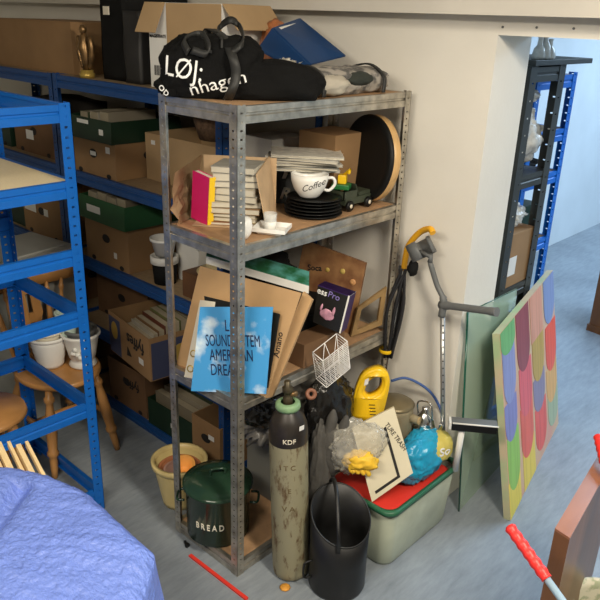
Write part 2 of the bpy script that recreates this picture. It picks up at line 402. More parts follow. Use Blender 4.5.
for s_ in (-1, 1):
    th.p('wing', tube(BM(), spline([(x+s_*.01, y, z+.12), (x+s_*.045, y, z+.14), (x+s_*.055, y, z+.09), (x+s_*.045, y, z+.04), (x+s_*.03, y, z+.01)], 4), [.008]*4+[.014]*8+[.01]*5, 8), bronze)
# black crates / bag
def softbox(name, label, cat, lo, hi, m, seed, amp=.012, rz=0):
    bm = BM(); c = [(a+b)/2 for a, b in zip(lo, hi)]; s = [b-a for a, b in zip(lo, hi)]
    box(bm, c, s, rz=rz); bmesh.ops.subdivide_edges(bm, edges=bm.edges[:], cuts=12, use_grid_fill=True)
    for v in bm.verts:
        n_ = noise.noise_vector(v.co*7+Vector((seed, 0, 0)))
        if v.co.z > lo[2]+.01: v.co += n_*amp
    for f in bm.faces: f.smooth = True
    return one(name, bm, m, label, cat, (c[0], c[1], lo[2]))
softbox('black_bag', 'tall black fabric case with a small tag, between the bronze figure and the white carton', 'bag', (-3.03, 1.90, G_top), (-2.84, 2.26, G_top+.36), blackm, 2)
softbox('black_crate', 'black soft crate leaning against the white carton on the blue rack', 'crate', (-2.825, 1.88, G_top), (-2.71, 2.2, G_top+.30), mat('charcoal_fabric', (.022, .021, .021), .6, 0, .3), 5)
one('bag_label', b2(BM(), (-2.96, 1.872, 2.02), (-2.92, 1.879, 2.055)), cream, 'small cream tag on the tall black fabric case', 'tag', (-2.94, 1.875, 2.02))

# white carton with open flaps "MAGISTRATE"
th, M = crate('carton', 'white and brown open wine carton with raised flaps behind the black tote bag', 'box', (-2.44, 2.05, G_top), (.40, .31, .335), math.radians(8), white, holes=False)
inner = BM(); b2(inner, (-.194, .14, .01), (.194, .149, .333)); b2(inner, (-.194, -.14, .01), (-.186, .14, .333)); inner.transform(M); th.p('inner_liner', inner, card3)
fb = b2(BM(), (-.095, -.1575, .002), (.20, -.1555, .334)); fb.transform(M); th.p('brown_panel', fb, card3)
fb = BM(); box(fb, (0, -.065, 0), (.115, .13, .004)); fb.transform(M @ Matrix.Translation((-.158, -.157, .335)) @ Matrix.Rotation(math.radians(62), 4, 'X')); th.p('flap', fb, card3)
fb = BM(); box(fb, (0, .06, 0), (.30, .12, .004)); fb.transform(M @ Matrix.Translation((.20, 0, .335)) @ Matrix.Rotation(-PI/2, 4, 'Z') @ Matrix.Rotation(math.radians(-50), 4, 'X')); th.p('flap', fb, card3)
th.p('lettering', text_bm('MAGISTRATE', M @ Matrix.Translation((-.148, -.1565, .205)) @ Matrix.Rotation(PI/2, 4, 'X'), .018, bold=.02, sx=.9), ink)
bm = BM()
for k in range(14): b2(bm, (-.175+k*.0055, -.1565, .05), (-.175+k*.0055+(.002 if k % 3 else .0035), -.1557, .09))
bm.transform(M); th.p('barcode', bm, ink)
# clutter at the right end of the rack top: orange bag, clear bag, blue box
one('plastic_bag', blob(BM(), (-2.16, 2.17, 1.88), (.07, .08, .14), .25, 4, 3, flat=G_top), mat('orange_brown_bag', (.36, .13, .05), .3, 0, .5, 14, .7, 20), 'crumpled orange brown plastic bag on the rack, left of the blue box', 'bag', (-2.16, 2.17, G_top))

# shelf 2 of the blue racks
def contents(M, W, D, z, n, cols, grp, lab, h=.2, seed=1):
    r = random.Random(seed); x = -W/2+.01; i = 0
    while x < W/2-.02 and i < n:
        w_ = r.uniform(.012, .035); hh = h*r.uniform(.85, 1.1)
        book(M, (x, -D*.42, z), (min(x+w_, W/2-.008), D*.42, z+hh), cols[i % len(cols)], lab[i % len(lab)], grp); x += w_+.002; i += 1
W2, D2 = .40, .34
th, M = crate('banana_carton', 'brown cardboard box under the dark green tray on the second blue shelf', 'box', (-3.06, 2.02, G_2), (.38, .38, .17), 0, card, tag=[(.0, .62, .05, .02), (.34, .8, .035, .03)])
th, M = crate('green_tray', 'dark green cardboard tray of papers, stacked on a brown box, upper shelf', 'tray', (-3.07, 2.02, G_2+.171), (.41, .42, .10), 0, dgreen, taper=.93, holes=False, tag=[(-.12, .8, .10, .018), (.28, .45, .035, .03)])
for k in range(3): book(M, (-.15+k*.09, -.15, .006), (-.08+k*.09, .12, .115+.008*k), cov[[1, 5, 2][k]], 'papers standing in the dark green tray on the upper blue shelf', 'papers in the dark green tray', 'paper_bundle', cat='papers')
crate('carton', 'plain pale brown box right of the brown box on the second blue shelf', 'box', (-2.58, 2.15, G_2), (.52, .34, .22), 0, card3, holes=False, tag=[(-.38, .82, .03, .02)])
one('carton', b2(BM(), (-2.31, 2.12, G_2), (-2.13, 2.34, G_2+.265), bev=.003), white, 'white carton on the second blue shelf, seen behind the black record sleeves', 'box', (-2.22, 2.2, G_2))
th, M = crate('carton', 'dark brown box at the left end of the upper blue shelf', 'box', (-3.72, 2.05, G_2), (.44, .36, .20), 0, card2, tag=[(-.1, .5, .08, .05)])
crate('carton', 'dark green tray beside the dark brown box, far left upper shelf', 'tray', (-4.22, 2.05, G_2), (.44, .36, .20), 0, dgreen, tag=[(.1, .6, .06, .04)])
softbox('dark_cloth', 'dark folded blanket lying on the box at the far left upper shelf', 'cloth', (-3.9, 1.9, G_2+.202), (-3.5, 2.2, G_2+.29), dark, 9)
one('basket', lathe(BM(), (-2.48, 2.13, G_2+.222), [(.01, 0), (.09, 0), (.13, .13), (.125, .13), (.085, .01), (.01, .01)], 28, cap=False), mat('dark_wicker', (.12, .07, .04), .8, 0, .5, 60), 'round dark wicker basket on the carton behind the galvanised unit', 'basket', (-2.48, 2.13, G_2+.222))

# shelf 3
th, M = crate('banana_carton', 'brown box under the bright green lid of papers on the middle blue shelf', 'box', (-3.0, 2.03, G_3), (.38, .40, .225), 0, card, tag=[(.2, .3, .025, .03)])
th, M = crate('green_tray', 'green cardboard tray with a white sticker, on a brown box, middle shelf', 'tray', (-3.0, 2.02, G_3+.226), (.43, .44, .11), 0, green, taper=.92, holes=False, tag=[(-.14, .45, .12, .05)])
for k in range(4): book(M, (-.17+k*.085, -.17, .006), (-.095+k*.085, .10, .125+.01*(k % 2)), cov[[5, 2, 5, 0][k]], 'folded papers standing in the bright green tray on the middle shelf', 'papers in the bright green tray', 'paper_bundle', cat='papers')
crate('banana_carton', 'brown banana box with two stickers, left of the blue upright on the middle shelf', 'box', (-3.645, 2.02, G_3), (.42, .38, .24), 0, card, tag=[(-.30, .66, .13, .06), (.12, .62, .045, .04)])
crate('carton', 'dark green box at the left of the stickered banana box, middle shelf', 'box', (-4.0, 2.03, G_3), (.26, .36, .23), 0, dgreen, holes=False, tag=[(.2, .7, .035, .03)])
crate('carton', 'plain brown box at the far left of the middle shelf', 'box', (-4.36, 2.03, G_3), (.40, .36, .22), 0, card, tag=[(.3, .7, .07, .03)])
# white tubs and a black tub
px0 = pz(152, 285, G_3); bx, by = px0.x+.01, px0.y+.07
th = T('tub_stack', 'black round tub with a white rim on the middle blue shelf', 'tub', (bx, by, G_3))
th.p('tub_body', lathe(BM(), (bx, by, G_3), [(.002, .001), (.052, .001), (.060, .105), (.057, .105), (.05, .006), (.002, .006)], 28, cap=False), blackm)
th.p('rim', lathe(BM(), (bx, by, G_3), [(.0615, .10), (.066, .102), (.066, .135), (.058, .138), (.056, .10)], 28, cap=False), white)
th = T('flower_pot', 'small white ceramic pot stacked on the black tub, middle blue shelf', 'pot', (bx, by, G_3+.139))
th.p('bowl', lathe(BM(), (bx, by, G_3+.139), [(.002, 0), (.042, 0), (.058, .07), (.065, .072), (.065, .085), (.058, .085), (.04, .01), (.002, .01)], 28, cap=False), wglaze)
one('white_trough', hexa(BM(), [(bx-.0, by+.08, G_3), (bx+.16, by+.07, G_3), (bx+.17, by+.17, G_3), (bx, by+.18, G_3)], [(bx-.01, by+.075, G_3+.22), (bx+.17, by+.07, G_3+.18), (bx+.19, by+.16, G_3+.17), (bx-.01, by+.19, G_3+.20)]), white, 'white box standing behind the stacked tub and pot, middle shelf', 'box', (bx, by+.1, G_3))
# dark items to the right on shelf 3, seen through the galvanised unit
xx = -2.36
one('wooden_box', b2(BM(), (-2.42, 1.85, G_3), (-2.13, 2.2, G_3+.12), bev=.004), brown, 'dark brown wooden box on the middle blue shelf behind the cardboard sheets', 'box', (-2.3, 2, G_3))
one('straw_hat', lathe(BM(), (-2.30, 1.98, G_3+.121), [(.002, .075), (.05, .07), (.065, .05), (.07, .012), (.11, .002), (.112, 0), (.07, 0), (.002, 0)], 32, cap=False), mat('straw', (.62, .50, .26), .8, 0, .15, 60), 'small straw hat lying on the dark wooden box, middle blue shelf', 'hat', (-2.30, 1.98, G_3+.121))
one('clear_dish', lathe(BM(), (bx-.02, by-.02, G_3-.0), [(.002, .0), (.002, .0005)], 6), clear, 'tiny clear disc under the black tub', 'dish', (bx, by, G_3)) if False else None
# shelf 4
th, M = crate('fruit_carton', 'open fruit carton full of books jutting out of the lower blue shelf', 'box', (-2.61, 1.865, G_4), (.42, .36, .215), math.radians(-8), card, holes=False, tag=[(.30, .33, .045, .03)], word=('fyffes', .17, .66, .085, PI))
art = BM(); b2(art, (-.205, -.1815, .004), (-.085, -.1808, .195)); art.transform(M); th.p('printed_panel', art, mat('carton_print_blue', (.05, .06, .12), .7))
art = BM(); lathe(art, (0, 0, 0), [(.034, -.0005), (.034, .0005)], 24); art.transform(M @ Matrix.Translation((-.145, -.1822, .13)) @ Matrix.Rotation(PI/2, 4, 'X') @ Matrix.Diagonal((1, 1.35, 1, 1))); th.p('printed_fruit', art, mat('carton_print_yellow', (.42, .28, .06), .7))
art = BM(); b2(art, (.2105, -.17, .004), (.2112, .17, .19)); art.transform(M); th.p('printed_panel', art, mat('carton_print_blue', (.05, .06, .12), .7))
art = BM(); lathe(art, (0, 0, 0), [(.045, -.0005), (.045, .0005)], 24); art.transform(M @ Matrix.Translation((.212, -.02, .11)) @ Matrix.Rotation(PI/2, 4, 'Y')); th.p('printed_fruit', art, mat('carton_print_yellow', (.42, .28, .06), .7))
bm = BM(); plate(bm, [M @ Vector(v) for v in ((-.02, -.1825, .045), (.03, -.1825, .055), (-.01, -.1825, .095))], .001, M.to_3x3() @ Vector((0, -1, 0))); th.p('hand_hole', bm, ink)
xs = -.04
for k, (w_, h_, c_) in enumerate([(.035, .20, 1), (.022, .215, 3), (.03, .205, 0), (.018, .22, 5), (.03, .215, 2), (.022, .205, 7), (.03, .2, 1)]):
    pass
for k, (d0, d1, h_, c_) in enumerate([(-.165, -.14, .20, 5), (-.135, -.115, .215, 5), (-.11, -.08, .225, 6), (-.075, -.04, .24, 3), (-.035, .0, .25, 7), (.005, .04, .25, 7), (.045, .08, .25, 2)]):
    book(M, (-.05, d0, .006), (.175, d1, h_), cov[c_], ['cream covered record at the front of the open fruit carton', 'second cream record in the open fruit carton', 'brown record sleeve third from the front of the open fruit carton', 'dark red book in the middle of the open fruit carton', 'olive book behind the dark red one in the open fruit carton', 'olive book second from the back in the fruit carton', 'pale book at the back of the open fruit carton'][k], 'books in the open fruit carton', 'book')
crate('banana_carton', 'brown box behind and left of the open fruit carton, lower blue shelf', 'box', (-3.085, 2.12, G_4), (.48, .34, .23), 0, card2)
crate('carton', 'dark brown box at the left of the lower blue shelf behind the chair back', 'box', (-3.75, 2.03, G_4), (.5, .36, .24), 0, card2)
crate('carton', 'brown box on the lower blue shelf hidden behind the record sleeve', 'box', (-2.24, 2.12, G_4), (.26, .36, .22), 0, card2)
# bottom shelf
crate('fruit_carton', 'dark brown fruit box on the bottom blue shelf, behind the chair leg', 'box', (-2.90, 2.0, G_5), (.34, .34, .25), 0, card2, word=('fyffes', .12, .62, .07, PI))
th, M = crate('green_tray', 'dark green box of papers on the bottom blue shelf', 'box', (-2.51, 2.0, G_5), (.38, .36, .15), 0, dgreen, holes=False, tag=[(.05, .45, .035, .025)])
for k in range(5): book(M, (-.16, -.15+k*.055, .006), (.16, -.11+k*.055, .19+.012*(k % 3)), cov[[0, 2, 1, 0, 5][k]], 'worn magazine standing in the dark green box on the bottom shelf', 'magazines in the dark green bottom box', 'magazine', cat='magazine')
crate('banana_carton', 'brown box with a sticker on the bottom blue shelf behind the yellow flower pot', 'box', (-2.20, 1.96, G_5), (.20, .34, .24), 0, card, tag=[(.2, .7, .04, .025)])
crate('carton', 'dark box at the left of the bottom blue shelf behind the chair legs', 'box', (-3.75, 2.03, G_5), (.5, .36, .24), 0, card2)

# ------------------------------------------------------------------ pine chair with flower pots
cz = .455; cx, cy = -2.875, 1.44
th = T('pine_chair', 'varnished pine spindle back chair behind the bright blue frame', 'chair', (cx, cy, 0))
bm = BM(); prof = []
for i in range(36):
    a = 2*PI*i/36; r_ = .205*(1+.06*math.cos(2*a)); prof.append((cx+r_*math.cos(a)*1.02, cy+r_*math.sin(a)))
lo = [bm.verts.new((cx+(x-cx)*.93, cy+(y-cy)*.93, cz-.035)) for x, y in prof]; mi_ = [bm.verts.new((x, y, cz-.018)) for x, y in prof]; up_ = [bm.verts.new((cx+(x-cx)*.97, cy+(y-cy)*.97, cz)) for x, y in prof]
for a, b in ((lo, mi_), (mi_, up_)):
    for i in range(36): f = bm.faces.new((a[i], a[(i+1) % 36], b[(i+1) % 36], b[i])); f.smooth = True
bm.faces.new(lo[::-1]); bm.faces.new(up_); th.p('seat', bm, pine)
def turned(bm, a, b, r=.018):
    a, b = Vector(a), Vector(b); L = [0, .08, .1, .14, .16, .2, .3, .5, .68, .7, .74, .76, .80, .9, 1]; R = [.75, .8, 1.15, 1.15, .8, .8, 1.1, 1.25, 1, 1.3, 1.3, .9, .9, .8, .62]
    return tube(bm, [a.lerp(b, l) for l in L], [r*k for k in R], 12)
legs = {}
for nm, (sx, sy) in {'fr': (1, 1), 'fl': (1, -1), 'br': (-1, 1), 'bl': (-1, -1)}.items():
    a = Vector((cx+sx*.13, cy+sy*.12, cz-.03)); b = Vector((cx+sx*.20 if sx > 0 else cx-.235, cy+sy*.17, .012)); legs[nm] = (a, b)
    th.p('leg', turned(BM(), a, Vector((b.x, b.y, 0)), .021), pine)
for s_ in ('r', 'l'):
    a = legs['f'+s_][0].lerp(legs['f'+s_][1], .55); b = legs['b'+s_][0].lerp(legs['b'+s_][1], .55); th.p('stretcher', tube(BM(), [a, a.lerp(b, .5), b], [.008, .014, .008], 10), pine)
a = legs['fr'][0].lerp(legs['fr'][1], .55).lerp(legs['br'][0].lerp(legs['br'][1], .55), .5); b = legs['fl'][0].lerp(legs['fl'][1], .55).lerp(legs['bl'][0].lerp(legs['bl'][1], .55), .5)
th.p('stretcher', tube(BM(), [a, a.lerp(b, .5), b], [.008, .014, .008], 10), pine)
cr = BM(); arc = []                                     # crest rail, curved and scooped
for i in range(15):
    s_ = i/14*2-1; y = cy-.005+s_*.24; x = cx-.25+.05*s_*s_; hh = .045*(1-.35*abs(s_)**3)
    arc.append([cr.verts.new((x+dx, y, cz+.375+zz)) for dx, zz in ((.011, -hh), (.011, hh), (-.011, hh), (-.011, -hh))])
for A, B in zip(arc, arc[1:]):
    for k in range(4): f = cr.faces.new((A[k], A[(k+1) % 4], B[(k+1) % 4], B[k])); f.smooth = True
cr.faces.new(arc[0]); cr.faces.new(arc[-1][::-1]); th.p('crest_rail', cr, pine)
for s_ in (-.82, -.5, .5, .82):
    th.p('spindle', turned(BM(), (cx-.25+.05*s_*s_, cy+s_*.215, cz+.345), (cx-.165, cy+s_*.15, cz-.005), .011), pine)
sp = BM(); out = []                                      # pierced centre splat
for zz, ww in ((0, .035), (.08, .045), (.13, .03), (.2, .06), (.25, .055), (.28, .07), (.31, .04), (.345, .05)):
    out.append((zz, ww))
for sgn in (-1, 1):
    for (z0, w0), (z1, w1) in zip(out, out[1:]):
        x0, x1 = cx-.17-.08*z0/.4, cx-.17-.08*z1/.4
        hexa(sp, [(x0-.005, cy+sgn*.012, cz+z0), (x0+.005, cy+sgn*.012, cz+z0), (x0+.005, cy+sgn*w0, cz+z0), (x0-.005, cy+sgn*w0, cz+z0)],
             [(x1-.005, cy+sgn*.012, cz+z1), (x1+.005, cy+sgn*.012, cz+z1), (x1+.005, cy+sgn*w1, cz+z1), (x1-.005, cy+sgn*w1, cz+z1)])
for z0 in (0, .16, .30): x0 = cx-.17-.08*z0/.4; b2(sp, (x0-.008, cy-.014, cz+z0), (x0+.003, cy+.014, cz+z0+.05))
th.p('splat', sp, pine)
# pots on the seat
cpot = mat('cream_glaze', (.72, .67, .55), .35, 0, .04, 10)
def pot(name, label, c, r0, r1, h, m, rim=.012, parts=True, group=None, ribs=0, cat='flower pot'):
    t = T(name, label, cat, c, group); n = 24
    pr = [(.002, 0), (r0, 0)]
    for i in range(1, 9):
        z = i/9*(h-rim*1.4); r = r0+(r1-r0)*i/9; pr.append((r+(.0025 if ribs and i % 2 else 0), z))
    pr += [(r1, h-rim*1.4)]; body = pr+[(r1-.006, h-rim), (r0-.006, .012), (.002, .012)]
    t.p('body', lathe(BM(), c, body, 36, cap=False), m)
    t.p('rim', lathe(BM(), c, [(r1, h-rim*1.5), (r1+rim*.5, h-rim*1.3), (r1+rim*.6, h-.002), (r1+rim*.3, h), (r1-.005, h-.002), (r1-.006, h-rim*1.5)], 36, cap=False), m)
    return t
pot('flower_pot', 'ribbed cream pot with smaller pots nested in it, left on the pine chair', (-2.905, 1.425, cz+.001), .058, .088, .16, wglaze, ribs=1)
pot('flower_pot', 'pale yellow pot nested inside the ribbed cream pot on the chair', (-2.905, 1.425, cz+.06), .05, .066, .125, cream)
uc = (-2.80, 1.535, cz+.001)
th = T('urn_planter', 'white urn planter with raised flowers and footed base on the pine chair', 'planter', uc)
th.p('body', lathe(BM(), uc, [(.002, 0), (.06, 0), (.066, .012), (.055, .028), (.052, .036), (.062, .05), (.072, .10), (.082, .15), (.092, .162), (.092, .17), (.082, .172), (.07, .1), (.05, .05), (.002, .05)], 36, cap=False), wglaze)
bm = BM()
for k in range(7):
    a = -1.1+k*.16; zz = .09+.02*math.sin(k*1.7); blob(bm, (uc[0]+.074*math.cos(a), uc[1]+.074*math.sin(a), uc[2]+zz), (.013, .013, .012), .4, 5, k, sub=2)
th.p('raised_flowers', bm, wglaze)
pot('flower_pot', 'dark grey pot tilted inside the white urn on the pine chair', (uc[0], uc[1], cz+.07), .045, .07, .125, grey)
pot('flower_pot', 'pale mint pot standing at the top of the pots in the white urn', (uc[0]-.03, uc[1]-.045, cz+.15), .03, .05, .13, mat('mint_glaze', (.55, .68, .60), .4))
# second chair at the left edge
sx, sy = -2.66, .99
th = T('pine_stool', 'round pine stool cut by the left edge, below the blue frame beams', 'stool', (sx, sy, 0))
th.p('seat', lathe(BM(), (sx, sy, .445), [(.002, 0), (.15, 0), (.17, .015), (.165, .035), (.002, .038)], 36, cap=False), pine)
for a_ in (.8, 2.37, 3.9, 5.5):
    th.p('leg', turned(BM(), (sx+.1*math.cos(a_), sy+.1*math.sin(a_), .445), (sx+.17*math.cos(a_), sy+.17*math.sin(a_), 0), .02), pine)
th, M = crate('plastic_storage_box', 'tall cloudy plastic storage box standing behind the pine chair', 'storage box', (-3.33, 1.52, 0), (.34, .40, .90), .15, mat('cloudy_plastic', (.33, .33, .30), .4, 0, .1, 5), holes=False, taper=1.06, t=.006)
lid = BM(); box(lid, (0, 0, .905), (.39, .45, .02), bev=.006); box(lid, (0, 0, .92), (.30, .36, .012), bev=.004); lid.transform(M); th.p('lid', lid, mat('cloudy_lid', (.42, .42, .39), .35, 0, .1, 6))

# ------------------------------------------------------------------ things on the galvanised unit
from mathutils.bvhtree import BVHTree
def drape_text(th, name, s, M, h, target_bm, m, shear=0, off=.0015, sx=1, bold=.02):
    """lettering laid onto the surface of another mesh"""
    t = text_bm(s, Matrix.Identity(4), 1, depth=.02, bold=bold, shear=shear); bmesh.ops.subdivide_edges(t, edges=t.edges[:], cuts=1)
    tree = BVHTree.FromBMesh(target_bm); n = (M.to_3x3() @ Vector((0, 0, 1))).normalized()
    for v in t.verts:
        zz = 1 if v.co.z > .01 else 0; p = M @ Vector((v.co.x*h*sx, v.co.y*h, 0)); hit = tree.ray_cast(p+n*.5, -n)
        v.co = (hit[0] if hit[0] else p)+n*(off if zz else -off)
    th.p(name, t, m)
G1, G2_, G3_, G4_ = .056, .7855, 1.3455, 1.7855
# tote bag
th = T('tote_bag', 'black cotton tote bag with white hand lettering slumped on the galvanised unit', 'bag', (-1.80, 1.60, G4_))
bag = BM(); blob(bag, (-1.86, 1.575, G4_+.085), (.165, .10, .108), .13, 4, 4, rz=.74, flat=G4_, box_p=.62, sub=5)
blob(bag, (-1.74, 1.68, G4_+.05), (.20, .09, .075), .12, 3, 9, rz=.74, flat=G4_, box_p=.85, sub=5)
blob(bag, (-1.93, 1.50, G4_+.03), (.09, .07, .045), .15, 3, 2, rz=.74, flat=G4_, sub=4)
bagm = mat('black_cotton', (.007, .007, .007), .9, 0, .2, 10, .25, 120, spec=.12)
p0b = Vector((-1.74, 1.44, 0)); nb = nrm(0, 8)
def fl(x, y, back=0): return on(x, y, p0b-Vector((nb.x, nb.y, 0))*back, nb)
drape_text(th, 'lettering', 'LØJ:', frame(fl(193, 66), fl(210, 69)-fl(180, 64), Vector((0, 0, 1))), .088, bag, wink, off=.002, sx=.82, bold=.0)
drape_text(th, 'lettering', 'nhagen', frame(fl(222, 79), fl(240, 73)-fl(200, 83), Vector((0, 0, 1))), .056, bag, wink, sx=1.2, off=.002, bold=0)
drape_text(th, 'lettering', 'op', frame(fl(177, 86), fl(190, 97)-fl(172, 80), Vector((0, 0, 1))), .04, bag, wink, off=.002, bold=0)
bagtree = BVHTree.FromBMesh(bag)
th.p('body', bag, bagm)
strap = mat('strap_webbing', (.020, .020, .019), .55, 0, .1, 30)
U = Vector((Rt0.x, Rt0.y, 0)); V = Vector((Fw.x, Fw.y, 0)).normalized()
def P(x, y, back, o_=.012):
    d = ray(x, y).normalized(); h = bagtree.ray_cast(CP, d)
    return h[0]-d*(o_+max(0, .03-back)*.3) if h[0] else fl(x, y, back)
th.p('handle', ribbon(BM(), spline([P(188, 52, .08), P(184, 40, .10), P(200, 34, .09), P(208, 46, .03), P(206, 54, .0), P(192, 50, .01)], 8), U*.012+Vector((0, 0, .020))), strap)
th.p('handle', ribbon(BM(), spline([P(207, 52, .10), P(208, 30, .10), P(222, 36, .05), P(232, 55, .01), P(236, 75, -.015), P(230, 95, -.03), P(222, 108, -.035), P(219, 121, -.03)], 8), U*.030), strap)
th.p('handle', ribbon(BM(), spline([P(222, 44, .12), P(218, 30, .12), P(230, 20, .12), P(240, 27, .11), P(243, 42, .10), P(232, 52, .09)], 8), V*.012+Vector((0, 0, .022))), strap)
# grey mottled coat / rucksack
camo = mat('mottled_grey_canvas', (.34, .31, .27), .8, 0, 0, 22, .2, 60, col2=(.10, .095, .09), contrast=(.42, .55))
beige = mat('pale_canvas', (.42, .38, .31), .8, 0, .1, 20, .2, 60)
th = T('grey_rucksack', 'mottled grey canvas rucksack lying on top of the galvanised unit', 'rucksack', (-1.75, 2.03, G4_))
bm = BM(); blob(bm, (-1.755, 1.99, G4_+.04), (.11, .25, .052), .16, 3, 5, flat=G4_, box_p=.8, crease=.15); blob(bm, (-1.75, 2.20, G4_+.04), (.10, .11, .05), .15, 3, 8, flat=G4_, box_p=.8)
th.p('body', bm, camo)
bm = BM(); blob(bm, (-1.655, 1.93, G4_+.038), (.045, .085, .035), .15, 3, 3, flat=G4_); th.p('front_pocket', bm, beige)
bm = BM(); blob(bm, (-1.68, 2.09, G4_+.052), (.05, .08, .028), .12, 3, 6, flat=G4_); th.p('open_mouth', bm, mat('dark_lining', (.025, .03, .025), .9))
for k, (x0, y0) in enumerate([(-1.63, 1.865), (-1.63, 2.20)]):
    th.p('strap', ribbon(BM(), spline([(x0, y0, G4_+.003), (x0-.01, y0+.01, G4_+.06), (x0-.09, y0+.02, G4_+.098), (x0-.19, y0+.02, G4_+.08)], 6), Vector((0, .016, 0))), strap)
# newspapers and blue box
th = T('newspaper', 'crumpled white newspaper sheets under the tilted blue box', 'newspaper', (-1.93, 1.95, G4_))
bm = BM(); blob(bm, (-1.915, 1.93, G4_+.045), (.09, .20, .05), .3, 5, 11, rz=.3, flat=G4_, crease=.6, sub=5); th.p('sheets', bm, mat('newsprint', (.60, .57, .50), .85, 0, .35, 30))
A, B, Cc, D = py(272, 27, 2.08), py(300, 17, 2.28), py(348, 56, 2.28), py(311, 65, 2.08)
F_, E_ = py(256, 50, 2.06), py(291, 69, 2.06)
th = T('blue_plastic_box', 'dark blue plastic box with a paper label, tilted against the wall', 'box', (E_.x, E_.y, E_.z))
bm = hexa(BM(), [F_, E_, Cc+(E_-D), B+(F_-A)], [A, D, Cc, B]); bmesh.ops.bevel(bm, geom=bm.edges[:], offset=.006, segments=2, affect='EDGES'); th.p('box_body', bm, bluebin)
nn = (D-A).cross(B-A).normalized(); nn = nn if nn.dot(CP-A) > 0 else -nn
def tq(s, t): return A+(D-A)*s+(B-A)*t+nn*.0015
th.p('label', plate(BM(), [tq(.06, .15), tq(.38, .18), tq(.42, .75), tq(.10, .7)], .001, nn), white)

PG = mat('shelf_pages', (.50, .46, .37), .8, 0, .1, 10)
# kraft bag with books (second level)
kc = Vector((-1.855, 1.665, G3_)); M = LM(kc, math.radians(38))
th = T('kraft_box', 'torn open kraft paper box full of booklets on the second steel shelf', 'box', kc)
bm = BM(); b2(bm, (-.135, -.095, 0), (.135, .105, .003)); b2(bm, (-.135, .102, .003), (.135, .105, .215)); bm.transform(M); th.p('back_panel', bm, kraft)
bm = BM(); n0 = 10; g = []
for i in range(n0+1):
    row = []
    for j in range(n0+1):
        u, v = i/n0, j/n0; d = noise.noise(Vector((u*4, v*5, 2)))*.03*math.sin(PI*min(1, v+.2))
        row.append(bm.verts.new(M @ Vector((-.140-.05*(1-u)-.012*math.sin(PI*v)-d*.9, -.10+.2*u, v*(.215-.03*(1-u))+.001))))
    g.append(row)
for i in range(n0):
    for j in range(n0): bm.faces.new((g[i][j], g[i+1][j], g[i+1][j+1], g[i][j+1]))
bmesh.ops.solidify(bm, geom=bm.faces[:], thickness=.003); th.p('crumpled_side', bm, kraft)
bm = BM(); hexa(bm, [M @ Vector(v) for v in ((.128, -.10, .001), (.132, -.10, .001), (.139, .10, .001), (.135, .10, .001))], [M @ Vector(v) for v in ((.085, -.08, .19), (.089, -.08, .19), (.11, .10, .22), (.106, .10, .22))]); th.p('side_flap', bm, kraft)
mag = mat('magenta_cover', (.62, .012, .13), .45); ysp = mat('yellow_cover', (.85, .55, .02), .45)
Mb = M @ Matrix.Translation((-.112, -.045, .004)) @ Matrix.Rotation(.85, 4, 'Z') @ Matrix.Rotation(.10, 4, 'X')
th = T('book', 'magenta book with a yellow spine standing left in the kraft box', 'book', Mb @ Vector((0, 0, 0)), 'books in the kraft box')
bm = b2(BM(), (-.012, -.048, 0), (-.010, .05, .175)); b2(bm, (.010, -.048, 0), (.012, .05, .175)); bm.transform(Mb); th.p('cover', bm, mag)
bm = b2(BM(), (-.0125, -.0505, 0), (.0125, -.048, .175)); bm.transform(Mb); th.p('spine', bm, ysp)
bm = b2(BM(), (-.010, -.047, .001), (.010, .048, .173)); bm.transform(Mb); th.p('pages', bm, cream)
r = random.Random(3); z = .0035
pad = [mat('pad_%d' % i, c, .7, 0, .1, 30) for i, c in enumerate([(.22, .08, .03), (.45, .38, .22), (.36, .33, .26), (.25, .15, .07), (.42, .38, .29), (.32, .30, .25), (.42, .38, .29), (.32, .30, .26), (.42, .39, .32), (.30, .29, .25)])]
hs = [.011, .014, .012, .020, .018, .022, .024, .020, .026, .022]
for i, h_ in enumerate(hs):
    Mi = M @ Matrix.Translation((.012+r.uniform(-.008, .008), 0, z)) @ Matrix.Rotation(r.uniform(-.14, .14), 4, 'Z') @ Matrix.Rotation(r.uniform(-.012, .012), 4, 'Y')
    wI = .092 if i < 7 else .082
    t = book(Mi, (-wI, -.085+r.uniform(0, .012), 0), (wI*.9, .07, h_), pad[i], ['rust coloured booklet at the bottom of the stack in the kraft box', 'yellowed pad second from the bottom of the kraft box stack', 'grey pad third from the bottom of the kraft box stack', 'brown edged book fourth from the bottom in the kraft box', 'pale pad in the lower middle of the kraft box stack', 'grey pad in the middle of the kraft box stack', 'cream pad just above the middle of the kraft box stack', 'narrow grey pad third from the top of the kraft box stack', 'thick pale pad second from the top of the kraft box stack', 'grey pad on the very top of the kraft box stack'][i], 'books in the kraft box'); z += h_+.002
c = pz(237, 233, G3_)+Vector((-.02, .022, 0))
c = Vector((-1.675, 1.535, G3_))
one('white_bowl', lathe(BM(), c, [(.002, 0), (.018, 0), (.030, .02), (.034, .045), (.030, .068), (.022, .075), (.002, .076)], 28), wglaze, 'round white jar half hidden behind the near steel upright', 'jar', c)
dc = Vector((-1.665, 1.665, G3_)); Md = LM(dc, math.radians(30))
th = T('square_dish', 'shallow square white dish at the edge of the second steel shelf', 'dish', dc)
bm = hexa(BM(), [Md @ Vector(v) for v in ((-.04, -.035, 0), (.04, -.035, 0), (.04, .035, 0), (-.04, .035, 0))], [Md @ Vector(v) for v in ((-.058, -.05, .024), (.058, -.05, .024), (.058, .05, .024), (-.058, .05, .024))])
top = [f for f in bm.faces if f.calc_center_median().z > G3_+.023]; rr = bmesh.ops.inset_region(bm, faces=top, thickness=.006); bmesh.ops.translate(bm, vec=(0, 0, -.014), verts=list({v for f in top for v in f.verts}))
th.p('dish_body', bm, wglaze)
gc = dc+Vector((-.01, .0, .0105))
